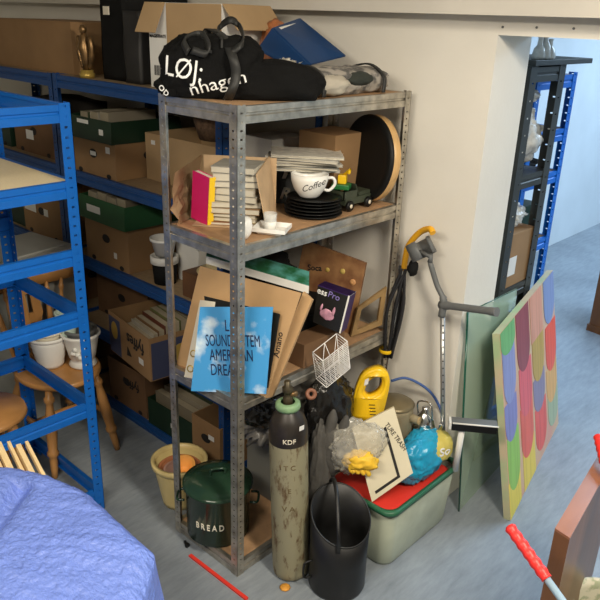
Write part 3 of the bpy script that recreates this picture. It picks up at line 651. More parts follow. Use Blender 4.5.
th = T('small_glass', 'small glass with a white band standing in the square dish', 'glass', gc)
th.p('band', lathe(BM(), gc, [(.002, 0), (.020, 0), (.022, .028), (.002, .028)], 24), wglaze); th.p('glass_body', lathe(BM(), gc, [(.0222, .028), (.024, .056), (.0225, .056), (.0205, .03)], 24, cap=False), clear)
# plates, cup
pc = Vector((-1.744, 1.962, G3_)); nb_ = ['at the bottom', 'second', 'third', 'fourth', 'fifth', 'on top']
for i in range(6):
    c = pc+Vector((r.uniform(-.004, .004), r.uniform(-.004, .004), .0115*i)); R_ = .110 if i < 3 else .104
    one('black_plate', lathe(BM(), c, [(.002, 0), (R_*.62, 0), (R_*.70, .004), (R_, .0085), (R_, .0105), (R_*.70, .0065), (.002, .0035)], 44), black,
        ['large black plate at the bottom of the plate stack', 'large black plate second from the bottom of the stack', 'large black plate third from the bottom of the stack', 'smaller black plate fourth from the bottom of the stack', 'smaller black plate second from the top of the stack', 'black plate at the top of the stack, under the white cup'][i], 'plate', c, 'stacked black plates')
c = pc+Vector((-.005, -.02, .068)); th = T('cup', 'large white cup with dark script standing on the black plates', 'cup', c)
cupb = lathe(BM(), c, [(.002, 0), (.034, 0), (.040, .006), (.058, .03), (.069, .062), (.071, .088), (.067, .088), (.064, .062), (.053, .032), (.034, .010), (.002, .008)], 44)
Mc = frame(c+Vector((.675, -.738, 0))*.08+Vector((0, 0, .048)), U, Vector((0, 0, 1)))
drape_text(th, 'lettering', 'Coffee', Mc @ Matrix.Translation((.012, .004, 0)) @ Matrix.Rotation(.35, 4, 'Z'), .034, cupb, ink, shear=.5, off=.001, bold=0)
th.p('bowl', cupb, wglaze)
th.p('handle', tube(BM(), spline([c+U*.062+Vector((0, 0, .072)), c+U*.088+Vector((0, 0, .072)), c+U*.095+Vector((0, 0, .05)), c+U*.075+Vector((0, 0, .026)), c+U*.05+Vector((0, 0, .03))], 6), .006, 8), wglaze)
# boxes at the back and magazines
one('carton', b2(BM(), (-1.985, 2.13, G3_), (-1.79, 2.335, G3_+.27), bev=.002), card, 'brown carton at the back of the second steel shelf beside the black drum', 'box', (-1.9, 2.2, G3_))
crate('carton', 'low dark carton carrying the magazines on the second steel shelf', 'box', (-1.95, 2.075, G3_), (.065, .10, .15), 0, card2, holes=False)
q, n = quad([(272, 203), (318, 205), (322, 163), (279, 157)], (-1.853, 2.045, G3_), 0, 14)
th = T('record_sleeve', 'black record sleeve with big cream letters leaning behind the plates', 'record sleeve', (-1.86, 2.03, G3_))
th.p('cover', plate(BM(), q, .004, n), mat('black_gloss_card', (.012, .012, .011), .3))
for tx, s_, t_, h_ in (('PR', .40, .72, .085), ('RA', .36, .22, .060)):
    th.p('lettering', text_bm(tx, qframe(q, s_, t_, n), h_, shear=.3, bold=.03, sx=1.1), cream)
mg = [(.60, .58, .52), (.30, .30, .27), (.62, .60, .54), (.25, .23, .2), (.66, .64, .58), (.7, .68, .6)]
for i in range(6):
    zc = G3_+.152+.0105*i; Mi = LM((-1.885+.004*i, 2.0+r.uniform(-.006, .006), zc), .74+[.1, -.05, .16, .0, -.16, .05][i]) @ Matrix.Rotation(-.0, 4, 'X') @ Matrix.Rotation(.02, 4, 'Y')
    book(Mi, (-.110, -.10, 0), (.165, .085, .009), mat('magazine_cover_%d' % i, mg[i], .35, 0, .25, 40), ['cream magazine at the bottom of the fanned stack on the steel shelf', 'grey magazine second from the bottom of the fanned stack', 'pale magazine third from the bottom of the fanned stack', 'dark magazine third from the top of the fanned stack', 'white magazine second from the top of the fanned stack', 'white magazine on the top of the fanned stack behind the cup'][i], 'fanned magazines behind the cup', 'magazine', cat='magazine')
# drum leaning at the end
th = T('hand_drum', 'round black hand drum with a wooden rim leaning at the shelf end', 'drum', (-1.755, 2.26, G3_))
Mr = Matrix.Rotation(PI/2, 3, 'X'); Ml = Matrix.Rotation(-.30, 3, 'Z') @ Matrix.Rotation(-.08, 3, 'X')
dcn = Vector((-1.735, 2.265, G3_+.178)); Mx = Ml @ Mr
th.p('rim', lathe(BM(), dcn, [(.168, -.040), (.170, -.038), (.170, .0), (.168, .0)], 56, Mx, cap=False), mat('birch_rim', (.58, .36, .15), .4, 0, .15, 12))
th.p('drum_head', lathe(BM(), dcn, [(.002, .0), (.10, .001), (.13, .004), (.158, .010), (.169, .006), (.171, -.004), (.168, -.012), (.002, -.012)], 56, Mx), mat('black_drum_skin', (.007, .007, .007), .5, spec=.25))
# toy jeep
th = T('toy_jeep', 'dark green toy army jeep parked on the second steel shelf', 'toy car', (-1.70, 2.12, G3_))
olive = mat('olive_toy_plastic', (.045, .055, .035), .5, 0, .2, 20)
jx0, jx1 = -1.765, -1.675
bm = b2(BM(), (jx0, 2.01+.062, G3_+.022), (jx1, 2.235, G3_+.05), bev=.003); b2(bm, (jx0+.005, 2.16, G3_+.05), (jx1-.005, 2.23, G3_+.066), bev=.003)
b2(bm, (jx0, 2.06, G3_+.05), (jx0+.004, 2.14, G3_+.078)); b2(bm, (jx1-.004, 2.06, G3_+.05), (jx1, 2.14, G3_+.078)); b2(bm, (jx0, 2.06, G3_+.05), (jx1, 2.064, G3_+.078)); th.p('body', bm, olive)
th.p('windscreen', hexa(BM(), [(jx0+.004, 2.15, G3_+.06), (jx1-.004, 2.15, G3_+.06), (jx1-.004, 2.154, G3_+.06), (jx0+.004, 2.154, G3_+.06)], [(jx0+.008, 2.135, G3_+.10), (jx1-.008, 2.135, G3_+.10), (jx1-.008, 2.139, G3_+.10), (jx0+.008, 2.139, G3_+.10)]), olive)
for yy in (2.09, 2.205):
    for xw in (jx0-.006, jx1+.006):
        wl = th.p('wheel', lathe(BM(), (xw, yy, G3_+.022), [(.002, -.008), (.018, -.008), (.021, -.004), (.021, .004), (.018, .008), (.002, .008)], 20, Matrix.Rotation(PI/2, 3, 'Y')), black)
        th.p('hub_cap', lathe(BM(), (xw+(.0085 if xw > -1.7 else -.0085), yy, G3_+.022), [(.002, -.0008), (.008, -.0008), (.008, .0008), (.002, .0008)], 14, Matrix.Rotation(PI/2, 3, 'Y')), cream, sub=wl)
th = T('toy_digger', 'tiny green and yellow toy standing on top of the toy jeep', 'toy', (-1.72, 2.10, G3_+.079))
th.p('cab', box(BM(), (-1.72, 2.10, G3_+.118), (.032, .032, .034), .5, bev=.003), yel); th.p('arm', tube(BM(), [(-1.72, 2.10, G3_+.13), (-1.70, 2.12, G3_+.155), (-1.69, 2.10, G3_+.145)], .006, 6), yel)
th.p('chassis', box(BM(), (-1.72, 2.095, G3_+.091), (.07, .055, .02), .5, bev=.004), mat('toy_green', (.02, .16, .04), .4))

# third level: cardboard sheets, sleeve, boxes
one('shade_filler_box', b2(BM(), (-1.97, 1.72, G2_), (-1.72, 2.16, G2_+.15), bev=.006), blackm, 'low black box added to fill the shade behind the cardboard sheets, third steel shelf', 'crate', (-1.85, 1.9, G2_))  # unlit-looking box added so the shelf interior reads as deep shade
one('black_bag', blob(BM(), (-1.86, 1.83, G2_+.27), (.11, .14, .13), .2, 3, 3, flat=G2_+.152, crease=.3), blackm, 'black crumpled bag added to fill the shade behind the cardboard sheets', 'bag', (-1.86, 1.83, G2_+.152))  # black mass added above the box to keep the interior dark
Z0 = G2_+.002
q, n = quad([(176, 366), (266, 397), (301, 293), (200, 266)], (-1.975, 1.475, Z0), -29, 14)
ktan = mat('cardboard_sheet', (.50, .31, .15), .8, 0, .1, 7, .05, 30)
th = T('cardboard_sheet', 'large tan cardboard sheet leaning behind the sky blue sleeve', 'cardboard', (-1.8, 1.52, Z0))
th.p('sheet', plate(BM(), q, .005, n), ktan)
th.p('lettering', text_bm('Amano', qframe(q, .955, .50, n) @ Matrix.Rotation(PI/2, 4, 'Z'), .032, bold=.01), ink)
q2, n2 = quad([(262, 399), (272, 397), (312, 300), (303, 292)], (-1.62, 1.60, Z0), -20, 14)
th = T('cardboard_sheet', 'second tan cardboard sheet showing as a strip right of the first', 'cardboard', (-1.62, 1.6, Z0))
th.p('sheet', plate(BM(), [q2[0], q2[1], q2[2], q2[3]], .02, n2), ktan)
q3, n3 = quad([(184, 377), (222, 384), (240, 305), (200, 300)], (-1.90, 1.435, Z0), -20, 13)
th = T('poster_card', 'cream card with gold rings peeping out left of the blue sleeve', 'card', (-1.9, 1.45, Z0)); th.p('sheet', plate(BM(), q3, .003, n3), cream)
for t_ in (.12, .32):
    bm = BM(); lathe(bm, (0, 0, 0), [(.010, 0), (.014, 0), (.014, .001), (.010, .001)], 20, cap=False); bm.transform(qframe(q3, .12, t_, n3)); th.p('gold_ring', bm, gold)
q4, n4 = quad([(215, 385), (268, 388), (280, 314), (204, 296)], (-1.84, 1.463, Z0), -24, 13)
th = T('record_sleeve', 'black record sleeve with gold writing between cardboard and blue sleeve', 'record sleeve', (-1.8, 1.46, Z0)); th.p('cover', plate(BM(), q4, .003, n4), mat('black_gloss_card', (.012, .012, .011), .3))
q5, n5 = quad([(191, 391), (266, 394), (273, 307), (200, 307)], (-1.80, 1.415, Z0), -16, 11)
sky = bpy.data.materials.new('sky_print'); sky.use_nodes = True; nt = sky.node_tree; bs = nt.nodes['Principled BSDF']; bs.inputs['Roughness'].default_value = .35
tc = nt.nodes.new('ShaderNodeTexCoord'); nz = nt.nodes.new('ShaderNodeTexNoise'); nz.inputs['Scale'].default_value = 9; nz.inputs['Detail'].default_value = 7; nt.links.new(tc.outputs['Object'], nz.inputs['Vector'])
rp = nt.nodes.new('ShaderNodeValToRGB'); rp.color_ramp.elements[0].position = .50; rp.color_ramp.elements[0].color = (.06, .32, .66, 1); rp.color_ramp.elements[1].position = .66; rp.color_ramp.elements[1].color = (.72, .84, .90, 1)
nt.links.new(nz.outputs['Fac'], rp.inputs[0]); nt.links.new(rp.outputs[0], bs.inputs['Base Color'])
th = T('record_sleeve', 'sky blue record sleeve with dark capitals standing at the steel upright', 'record sleeve', (-1.7, 1.46, Z0)); th.p('cover', plate(BM(), q5, .004, n5), sky)
for i, tx in enumerate(['LCD', 'SOUNDSYSTEM', 'AMERICAN', 'DREAM']):
    th.p('lettering', text_bm(tx, qframe(q5, [.50, .50, .50, .44][i], [.78, .605, .435, .26][i], n5), .060, sx=[.62, .50, .56, .58][i], bold=0), mat('navy_ink', (.01, .02, .08), .5))
# teal game box
a = on(206, 256, (-1.93, 1.60, 0), nrm(-8)); b = on(309, 286, (-1.93, 1.60, 0), nrm(-8)); bk = V*.13+Vector((0, 0, .012))
bk = V*.10+Vector((0, 0, .02))
one('game_box', hexa(BM(), [a-Vector((0, 0, .03)), b-Vector((0, 0, .03)), b+bk-Vector((0, 0, .03)), a+bk-Vector((0, 0, .03))], [a, b, b+bk, a+bk]), white, 'flat white sided box with a teal picture lid on top of the cardboard sheets', 'box', (a+b)/2-Vector((0, 0, .03)))
th = None
lidm = mat('teal_picture', (.10, .34, .30), .35, 0, 0, 16, col2=(.02, .12, .05), contrast=(.4, .6)); e_ = Vector((0, 0, .0015))
L_ = link('picture_lid', hexa(BM(), [a+e_*0, b+e_*0, b+bk, a+bk], [a+e_, b+e_, b+bk+e_, a+bk+e_]), lidm, base=Vector((0, 0, 0)))
gb = [o for o in C.objects if o.name.startswith('game_box')][0]; L_.parent = gb; L_.location = -Vector(gb.location)
# wooden painted panel
q6, n6 = quad([(290, 325), (352, 345), (366, 263), (304, 240)], (-1.96, 2.02, G2_+.15), -8, 12)
q6, n6 = quad([(292, 300), (356, 315), (366, 263), (304, 240)], (-1.70, 2.19, G2_), -22, 10)
flor = mat('painted_flower_board', (.36, .19, .08), .45, 0, 0, 14, col2=(.17, .07, .03), contrast=(.35, .7))
th = T('painted_board', 'brown wooden board painted with faded flowers at the back of the third shelf', 'board', (-1.85, 2.2, G2_+.1))
q6b = [q6[0]+(q6[0]-q6[3])*.9, q6[1]+(q6[1]-q6[2])*.9, q6[2], q6[3]]
th.p('board', plate(BM(), q6b, .018, n6), flor)
for (s_, t_, r_, cc) in ((.55, .68, .016, (.62, .22, .08)), (.75, .62, .020, (.60, .16, .09)), (.86, .78, .014, (.6, .3, .12)), (.68, .85, .012, (.62, .45, .12)), (.45, .82, .010, (.6, .42, .1))):
    bm = BM(); lathe(bm, (0, 0, 0), [(r_*.3, 0), (r_, 0), (r_, .0012), (r_*.3, .0012)], 9); bm.transform(qframe(q6b, s_, t_, n6, .0002)); th.p('painted_flower', bm, mat('flower_%d' % int(r_*1000), cc, .5))
th.p('lettering', text_bm('Soca', qframe(q6b, .25, .80, n6), .035, bold=.02), ink)
# boxed gadget
one('carton', b2(BM(), (-1.71, 1.80, G2_), (-1.615, 2.04, G2_+.10), bev=.002), card2, 'small dark brown carton under the black boxed toy on the third shelf', 'box', (-1.66, 1.9, G2_))
q7, n7 = quad([(313, 322), (340.5, 333.5), (350, 296), (318, 285)], (-1.655, 1.875, G2_+.11), -20, 8)
th = T('toy_box', 'black and purple retail box with a pink figure and white letters', 'box', q7[0])
dp = .085; bkv = -n7*dp; Ur = (q7[1]-q7[0]).normalized()
gl = mat('black_gloss_card', (.012, .012, .011), .3)
bm = hexa(BM(), [q7[0], q7[1], q7[1]+bkv, q7[0]+bkv], [q7[3], q7[2], q7[2]+bkv, q7[3]+bkv]); th.p('box_body', bm, mat('purple_card', (.035, .012, .10), .4))
th.p('front_print', plate(BM(), [p_+n7*.001 for p_ in [bil(q7, .0, .0), bil(q7, .95, .0), bil(q7, .95, .98), bil(q7, .0, .98)]], .0012, n7), gl)
th.p('top_print', plate(BM(), [q7[3], q7[2], q7[2]+bkv, q7[3]+bkv], .001, (0, 0, 1)), white)
th.p('edge_stripe', plate(BM(), [p_+n7*.0013 for p_ in [bil(q7, .95, .0), bil(q7, 1, .0), bil(q7, 1, 1), bil(q7, .95, 1)]], .001, n7), white)
th.p('lettering', text_bm('ess', qframe(q7, .16, .86, n7, .0013), .034, bold=.02), wink); th.p('lettering', text_bm('Pro', qframe(q7, .54, .86, n7, .0013), .034), mat('lilac_ink', (.25, .2, .5), .5))
bm = BM(); blob(bm, (0, 0, 0), (.028, .022, .003), .3, 3, 2, sub=3); blob(bm, (.022, .02, 0), (.006, .02, .003), .2, 3, 2, sub=2); blob(bm, (-.028, .018, 0), (.005, .016, .003), .2, 3, 5, sub=2); bm.transform(qframe(q7, .42, .34, n7, .0013)); th.p('figure_print', bm, mat('pink_print', (.60, .30, .40), .5, 0, .3, 40))
# empty picture frame
q8, n8 = quad([(351, 337), (382, 325), (387, 287), (358, 308)], pz(351, 337, G2_+.001), 22, 4)
th = T('picture_frame', 'empty wooden picture frame leaning at the right end of the third shelf', 'picture frame', q8[0]); frm = mat('brown_frame', (.30, .19, .08), .45, 0, .2, 20)
k = .16
for s0, s1, t0, t1 in ((0, 1, 0, k), (0, 1, 1-k, 1), (0, k, k, 1-k), (1-k, 1, k, 1-k)):
    th.p('frame_bar', plate(BM(), [bil(q8, s0, t0), bil(q8, s1, t0), bil(q8, s1, t1), bil(q8, s0, t1)], .014, n8), frm)
# wire basket
wbm = mat('white_wire', (.78, .76, .74), .4)
pb = Vector((-1.53, 1.72, .80)); n9 = nrm(6, 10)
fq = [on(x, y, pb, n9) for x, y in ((326.7, 387.5), (350, 368), (347.5, 341.7), (323, 361))]        # bl br tr tl
off = on(311.7, 351.7, pb-n9*.06, n9)-fq[3]; bq = [p_+off*.92 for p_ in fq]
th = T('wire_basket', 'small white wire basket hanging tilted below the black boxed toy', 'basket', fq[0])
bm = BM(); tube(bm, fq, .0022, 6, closed=True); tube(bm, bq, .0022, 6, closed=True)
for a_, b_ in zip(fq, bq): tube(bm, [a_, b_], .0022, 6)
th.p('frame', bm, wbm)
bm = BM()
for i in range(1, 14): t_ = i/14; tube(bm, [bil(fq, 0, t_), bil(fq, 1, t_)], .0013, 5)
for i in range(1, 5): t_ = i/5; tube(bm, [bil(fq, t_, 0), bil(fq, t_, 1)], .0011, 5)
th.p('front_grid', bm, wbm)
bm = BM()
for i in range(1, 9):
    t_ = i/9; tube(bm, [fq[0].lerp(fq[3], t_), bq[0].lerp(bq[3], t_)], .0011, 5); tube(bm, [fq[1].lerp(fq[2], t_), bq[1].lerp(bq[2], t_)], .0011, 5); tube(bm, [fq[0].lerp(fq[1], t_), bq[0].lerp(bq[1], t_)], .0011, 5)
th.p('side_grid', bm, wbm)
bm = BM(); m_ = [bq[3].lerp(bq[2], i/4) for i in range(5)]; l_ = [bq[0].lerp(bq[1], i/4) for i in range(5)]
for i in range(4): tube(bm, [m_[i], l_[i+1]] if i % 2 == 0 else [l_[i], m_[i+1]], .0013, 5)
th.p('back_zigzag', bm, wbm)

# bottom of the galvanised unit
bc = Vector((-1.828, 1.545, G1)); th = T('bread_bin', 'dark green enamel bread bin with a lid on the bottom steel shelf', 'bread bin', bc)
RB = .132
body = lathe(BM(), bc, [(.002, 0), (RB-.014, 0), (RB-.004, .006), (RB-.002, .22), (RB+.004, .225), (RB-.008, .228), (.002, .228)], 64); th.p('body', body, enamel)
th.p('lid', lathe(BM(), bc, [(RB+.006, .222), (RB+.010, .226), (RB+.010, .236), (RB-.004, .238), (RB-.012, .246), (RB*.6, .262), (.002, .268)], 64, cap=False), enamel)
hz = bc+Vector((0, 0, .266)); th.p('lid_knob', tube(BM(), spline([hz-U*.028-V*.01, hz-U*.024-V*.006+Vector((0, 0, .022)), hz+U*.024+V*.006+Vector((0, 0, .022)), hz+U*.028+V*.01], 6), .006, 10), enamel)
for s_ in (-1, 1):
    e0 = bc+U*s_*(RB)+Vector((0, 0, .16)); th.p('side_handle', tube(BM(), spline([e0-V*.035, e0-V*.03+U*s_*.03, e0+V*.03+U*s_*.03, e0+V*.035], 6), .005, 8), enamel)
def cyl_text(s, c, R, z, ang, h, sx=1, depth=.0008, bold=.02):
    t = text_bm(s, Matrix.Identity(4), 1, depth=.01, bold=bold); bmesh.ops.subdivide_edges(t, edges=t.edges[:], cuts=2)
    for v in t.verts:
        a_ = ang+v.co.x*h*sx/R; rr_ = R+(depth if v.co.z > .005 else -.001); v.co = Vector((c[0]+rr_*math.cos(a_), c[1]+rr_*math.sin(a_), c[2]+z+v.co.y*h))
    return t
th.p('lettering', cyl_text('B R E A D', bc, RB-.003, .098, math.radians(-47.6-9), .040, .72, .0012, .02), cream)
th, M = crate('storage_crate', 'grey plastic crate on the bottom steel shelf behind the bread bin', 'crate', (-1.79, 2.05, G1), (.32, .46, .30), 0, lgrey, holes=False)
one('plastic_sack', blob(BM(), (-1.785, 1.92, G1+.46), (.15, .25, .155), .25, 4, 6, flat=G1+.303, crease=.5, sub=5), mat('dusty_polythene', (.20, .185, .16), .25, 0, .5, 12, .8, 20), 'cloudy polythene sack on the grey crate under the third shelf', 'sack', (-1.785, 1.9, G1+.303))
th = T('clear_sheet', 'sheet of cloudy polythene hanging over the grey crate front', 'plastic sheet', (-1.64, 1.9, G1+.02))
bm = BM(); g = []
for i in range(22):
    row = []
    for j in range(16):
        u, v = i/21, j/15; row.append(bm.verts.new((-1.615-.018*noise.noise(Vector((u*6, v*3, 0)))-.02*v, 1.70+.48*u+.02*noise.noise(Vector((u*3, v*5, 4))), G1+.01+v*.42)))
    g.append(row)
for i in range(21):
    for j in range(15): bm.faces.new((g[i][j], g[i+1][j], g[i+1][j+1], g[i][j+1])).smooth = True
th.p('sheet', bm, greybag)

# ------------------------------------------------------------------ things standing on the floor by the unit
# gas cylinder
cb = Vector((-1.484, 1.625, 0)); ax = Vector((-.028, -.022, .85)).normalized(); Mq = Vector((0, 0, 1)).rotation_difference(ax).to_matrix()
rust = bpy.data.materials.new('worn_cream_paint'); rust.use_nodes = True; nt = rust.node_tree; bs = nt.nodes['Principled BSDF']; bs.inputs['Roughness'].default_value = .55
tc = nt.nodes.new('ShaderNodeTexCoord'); mp = nt.nodes.new('ShaderNodeMapping'); mp.inputs['Scale'].default_value = (1, 1, .35); nt.links.new(tc.outputs['Object'], mp.inputs[0])
nz = nt.nodes.new('ShaderNodeTexNoise'); nz.inputs['Scale'].default_value = 34; nz.inputs['Detail'].default_value = 8; nz.inputs['Roughness'].default_value = .7; nt.links.new(mp.outputs[0], nz.inputs['Vector'])
rp = nt.nodes.new('ShaderNodeValToRGB'); rp.color_ramp.elements[0].position = .36; rp.color_ramp.elements[0].color = (.10, .055, .02, 1); rp.color_ramp.elements[1].position = .49; rp.color_ramp.elements[1].color = (.27, .245, .15, 1)
nt.links.new(nz.outputs['Fac'], rp.inputs[0]); nt.links.new(rp.outputs[0], bs.inputs['Base Color'])
th = T('gas_cylinder', 'tall worn cream gas cylinder with a dark neck standing beside the steel unit', 'gas cylinder', cb)
rc = .0715
th.p('body', lathe(BM(), cb, [(.002, 0), (rc*.8, .0), (rc*.96, .012), (rc, .035), (rc, .30), (rc, .615)], 48, Mq, cap=False), rust)
th.p('shoulder', lathe(BM(), cb, [(rc+.0004, .612), (rc+.0004, .65), (rc*.96, .68), (rc*.8, .712), (rc*.5, .737), (.03, .745), (.002, .746)], 48, Mq, cap=False), mat('dark_neck_paint', (.022, .017, .013), .4, 0, .35, 30))
nk = cb+ax*.738
th.p('neck_ring', lathe(BM(), nk, [(.026, 0), (.042, .0), (.046, .010), (.044, .024), (.036, .029), (.026, .028)], 36, Mq, cap=False), mat('green_ring', (.20, .33, .17), .5, 0, .15, 40))
vv = th.p('valve', lathe(BM(), nk, [(.002, 0), (.018, .0), (.018, .045), (.013, .05), (.013, .065), (.020, .068), (.020, .085), (.012, .092), (.012, .11), (.002, .112)], 10, Mq), mat('dull_brass', (.07, .055, .03), .4, .5, .3, 30))
th.p('valve_outlet', tube(BM(), [nk+Vector((0, 0, .055)), nk+U*.03+V*.012+Vector((0, 0, .055))], .010, 10), bronze, sub=vv)
def on_cyl(s, z, h, ang=0, m=None, nm='lettering', R=rc):
    t = cyl_text(s, (0, 0, 0), R, z, math.radians(-47.6+ang), h, 1.0, .001, .01); t.transform(Matrix.Translation(cb) @ Mq.to_4x4()); th.p(nm, t, m or ink)
on_cyl('KDF', .640, .026, 4, cream, R=rc+.0006); on_cyl('I T C', .53, .028, -2, mat('faded_stencil', (.13, .09, .04), .7)); on_cyl('E', .43, .028, 2, mat('faded_stencil', (.13, .09, .04), .7)); on_cyl('V A', .35, .032, -2, mat('faded_stencil', (.13, .09, .04), .7))
st = cb+ax*.66+Vector((.675, -.738, 0))*.052+U*.048; bm = BM(); box(bm, (0, 0, 0), (.022, .018, .001)); bm.transform(frame(st+Vector((0, 0, .03)), (U-Vector((.675, -.738, 0))*.9), Vector((0, 0, 1)))); th.p('sticker', bm, white)
# coal scuttle
sc = Vector((-1.318, 1.708, 0)); RS = .110; scm = mat('black_scuttle_paint', (.008, .008, .008), .45, 0, .35, 14)
th = T('coal_scuttle', 'tall black metal coal scuttle with a slanted mouth and bail handle', 'coal scuttle', sc)
bm = BM(); S = 56; rings = []
hd = Vector((.9, -.45, 0)).normalized()
def rim_z(a_): d = Vector((math.cos(a_), math.sin(a_), 0)).dot(hd); return .322-.062*d
for k, (rk, fz, inn) in enumerate([(.96, 0, 0), (1, .03, 0), (1, .55, 0), (1.02, 1, 0), (.985, 1, 0), (.965, .5, 0), (.94, .04, 0)]):
    ring = []
    for i in range(S):
        a_ = 2*PI*i/S; zr = rim_z(a_); z_ = fz*zr if fz > .1 else (0 if fz == 0 else (.012 if k < 3 else .015))
        ring.append(bm.verts.new(sc+Vector((RS*rk*math.cos(a_), RS*rk*math.sin(a_), z_))))
    rings.append(ring)
for A_, B_ in zip(rings, rings[1:]):
    for i in range(S): f = bm.faces.new((A_[i], A_[(i+1) % S], B_[(i+1) % S], B_[i])); f.smooth = True
bm.faces.new(rings[0][::-1]); bm.faces.new(rings[-1]); th.p('body', bm, scm)
rimp = [sc+Vector((RS*1.015*math.cos(2*PI*i/S), RS*1.015*math.sin(2*PI*i/S), rim_z(2*PI*i/S))) for i in range(S)]
th.p('rolled_rim', tube(BM(), rimp, .0035, 8, closed=True), scm)
sa = math.radians(-47.6+10); A_ = sc+Vector((RS*1.03*math.cos(sa), RS*1.03*math.sin(sa), .285)); B_ = sc+Vector((RS*1.03*math.cos(sa+PI), RS*1.03*math.sin(sa+PI), .33))
A_ = sc+Vector((RS*1.03*math.cos(math.radians(-52)), RS*1.03*math.sin(math.radians(-52)), .24)); B_ = sc+Vector((RS*1.03*math.cos(math.radians(150)), RS*1.03*math.sin(math.radians(150)), .335))
hp = spline([A_, A_+Vector((-.005, .0, .085)), A_.lerp(B_, .45)+Vector((0, 0, .135)), A_.lerp(B_, .8)+Vector((0, 0, .115)), B_+Vector((-.004, 0, .05)), B_], 8)
th.p('bail_handle', ribbon(BM(), hp, U*.015, .0035), scm)
e0 = sc+Vector((RS*math.cos(-2.0), RS*math.sin(-2.0), .10)); ed = Vector((math.cos(-2.0), math.sin(-2.0), 0))
th.p('tipping_handle', tube(BM(), spline([e0+Vector((0, 0, .04)), e0+ed*.03+Vector((0, 0, .03)), e0+ed*.03-Vector((0, 0, .03)), e0-Vector((0, 0, .04))], 6), .004, 8), scm)
# green tub
tx0, tx1, ty0, ty1, tz = -1.56, -1.215, 1.885, 2.355, .285
def rrect(x0, x1, y0, y1, z, r_=.05, n=6):
    out = []
    for cx_, cy_, a0 in ((x1-r_, y1-r_, 0), (x0+r_, y1-r_, PI/2), (x0+r_, y0+r_, PI), (x1-r_, y0+r_, 1.5*PI)):
        for i in range(n+1): a_ = a0+i/n*PI/2; out.append(Vector((cx_+r_*math.cos(a_), cy_+r_*math.sin(a_), z)))
    return out
def loft(bm, loops, cap0=True, cap1=True, mi=0):
    V_ = [[bm.verts.new(p_) for p_ in l] for l in loops]; k_ = len(V_[0])
    for A_, B_ in zip(V_, V_[1:]):
        for i in range(k_): f = bm.faces.new((A_[i], A_[(i+1) % k_], B_[(i+1) % k_], B_[i])); f.smooth = True
    if cap0: bm.faces.new(V_[0][::-1])
    if cap1: bm.faces.new(V_[-1])
    return bm
th = T('storage_tub', 'cloudy green plastic storage tub with a dark green rim, heaped with oddments', 'storage tub', ((tx0+tx1)/2, (ty0+ty1)/2, 0))
th.p('tub_body', loft(BM(), [rrect(tx0+.02, tx1-.012, ty0+.015, ty1-.015, 0), rrect(tx0+.01, tx1-.004, ty0+.006, ty1-.006, .02), rrect(tx0-.005, tx1+.01, ty0-.01, ty1+.01, tz), rrect(tx0, tx1+.005, ty0-.005, ty1+.005, tz), rrect(tx0+.016, tx1-.01, ty0+.012, ty1-.012, .024)]), tub)
th.p('rim', loft(BM(), [rrect(tx0-.007, tx1+.012, ty0-.012, ty1+.012, tz-.016), rrect(tx0-.016, tx1+.021, ty0-.021, ty1+.021, tz-.012), rrect(tx0-.017, tx1+.022, ty0-.022, ty1+.022, tz+.004), rrect(tx0-.010, tx1+.015, ty0-.015, ty1+.015, tz+.009), rrect(tx0+.002, tx1+.003, ty0-.003, ty1+.003, tz+.006), rrect(tx0+.002, tx1+.003, ty0-.003, ty1+.003, tz-.01)], False, False), tubrim)
bm = loft(BM(), [rrect(tx0+.01, tx1-.008, ty0+.012, ty1-.01, tz-.045, .04), rrect(tx0+.01, tx1-.008, ty0+.012, ty1-.01, tz-.03, .04), rrect(tx0+.02, tx1-.018, ty0+.022, ty1-.02, tz-.026, .04)]); one('plastic_board', bm, red, 'red plastic board lying inside the green rimmed storage tub', 'board', ((tx0+tx1)/2, (ty0+ty1)/2, tz-.045))
TT = tz-.02
# cream framed board in the tub
qb, nb2 = quad([(372, 502), (413, 473), (394, 407), (352, 428)], (-1.285, 1.915, TT), -4, 22)
th = T('cream_board', 'thick cream board with a black frame line and capitals leaning in the tub', 'board', qb[0]); th.p('board', plate(BM(), qb, .026, nb2), mat('cream_board_paint', (.66, .60, .44), .6, 0, .05, 10))
for s0, s1, t0, t1 in ((.66, .72, .10, .80), (.12, .72, .06, .10)):
    th.p('frame_line', plate(BM(), [bil(qb, s, t)+nb2*.0012 for s, t in ((s0, t0), (s1, t0), (s1, t1), (s0, t1))], .001, nb2), ink)
for tx, s_, h_ in (('TURE TRASH', .86, .026),):
    th.p('lettering', text_bm(tx, qframe(qb, s_, .60, nb2) @ Matrix.Rotation(-PI/2, 4, 'Z'), h_, sx=.85, bold=.01), ink)
th.p('lettering', text_bm('LANDING', qframe(qb, .805, .52, nb2) @ Matrix.Rotation(-PI/2, 4, 'Z'), .018, sx=1), ink) if False else None
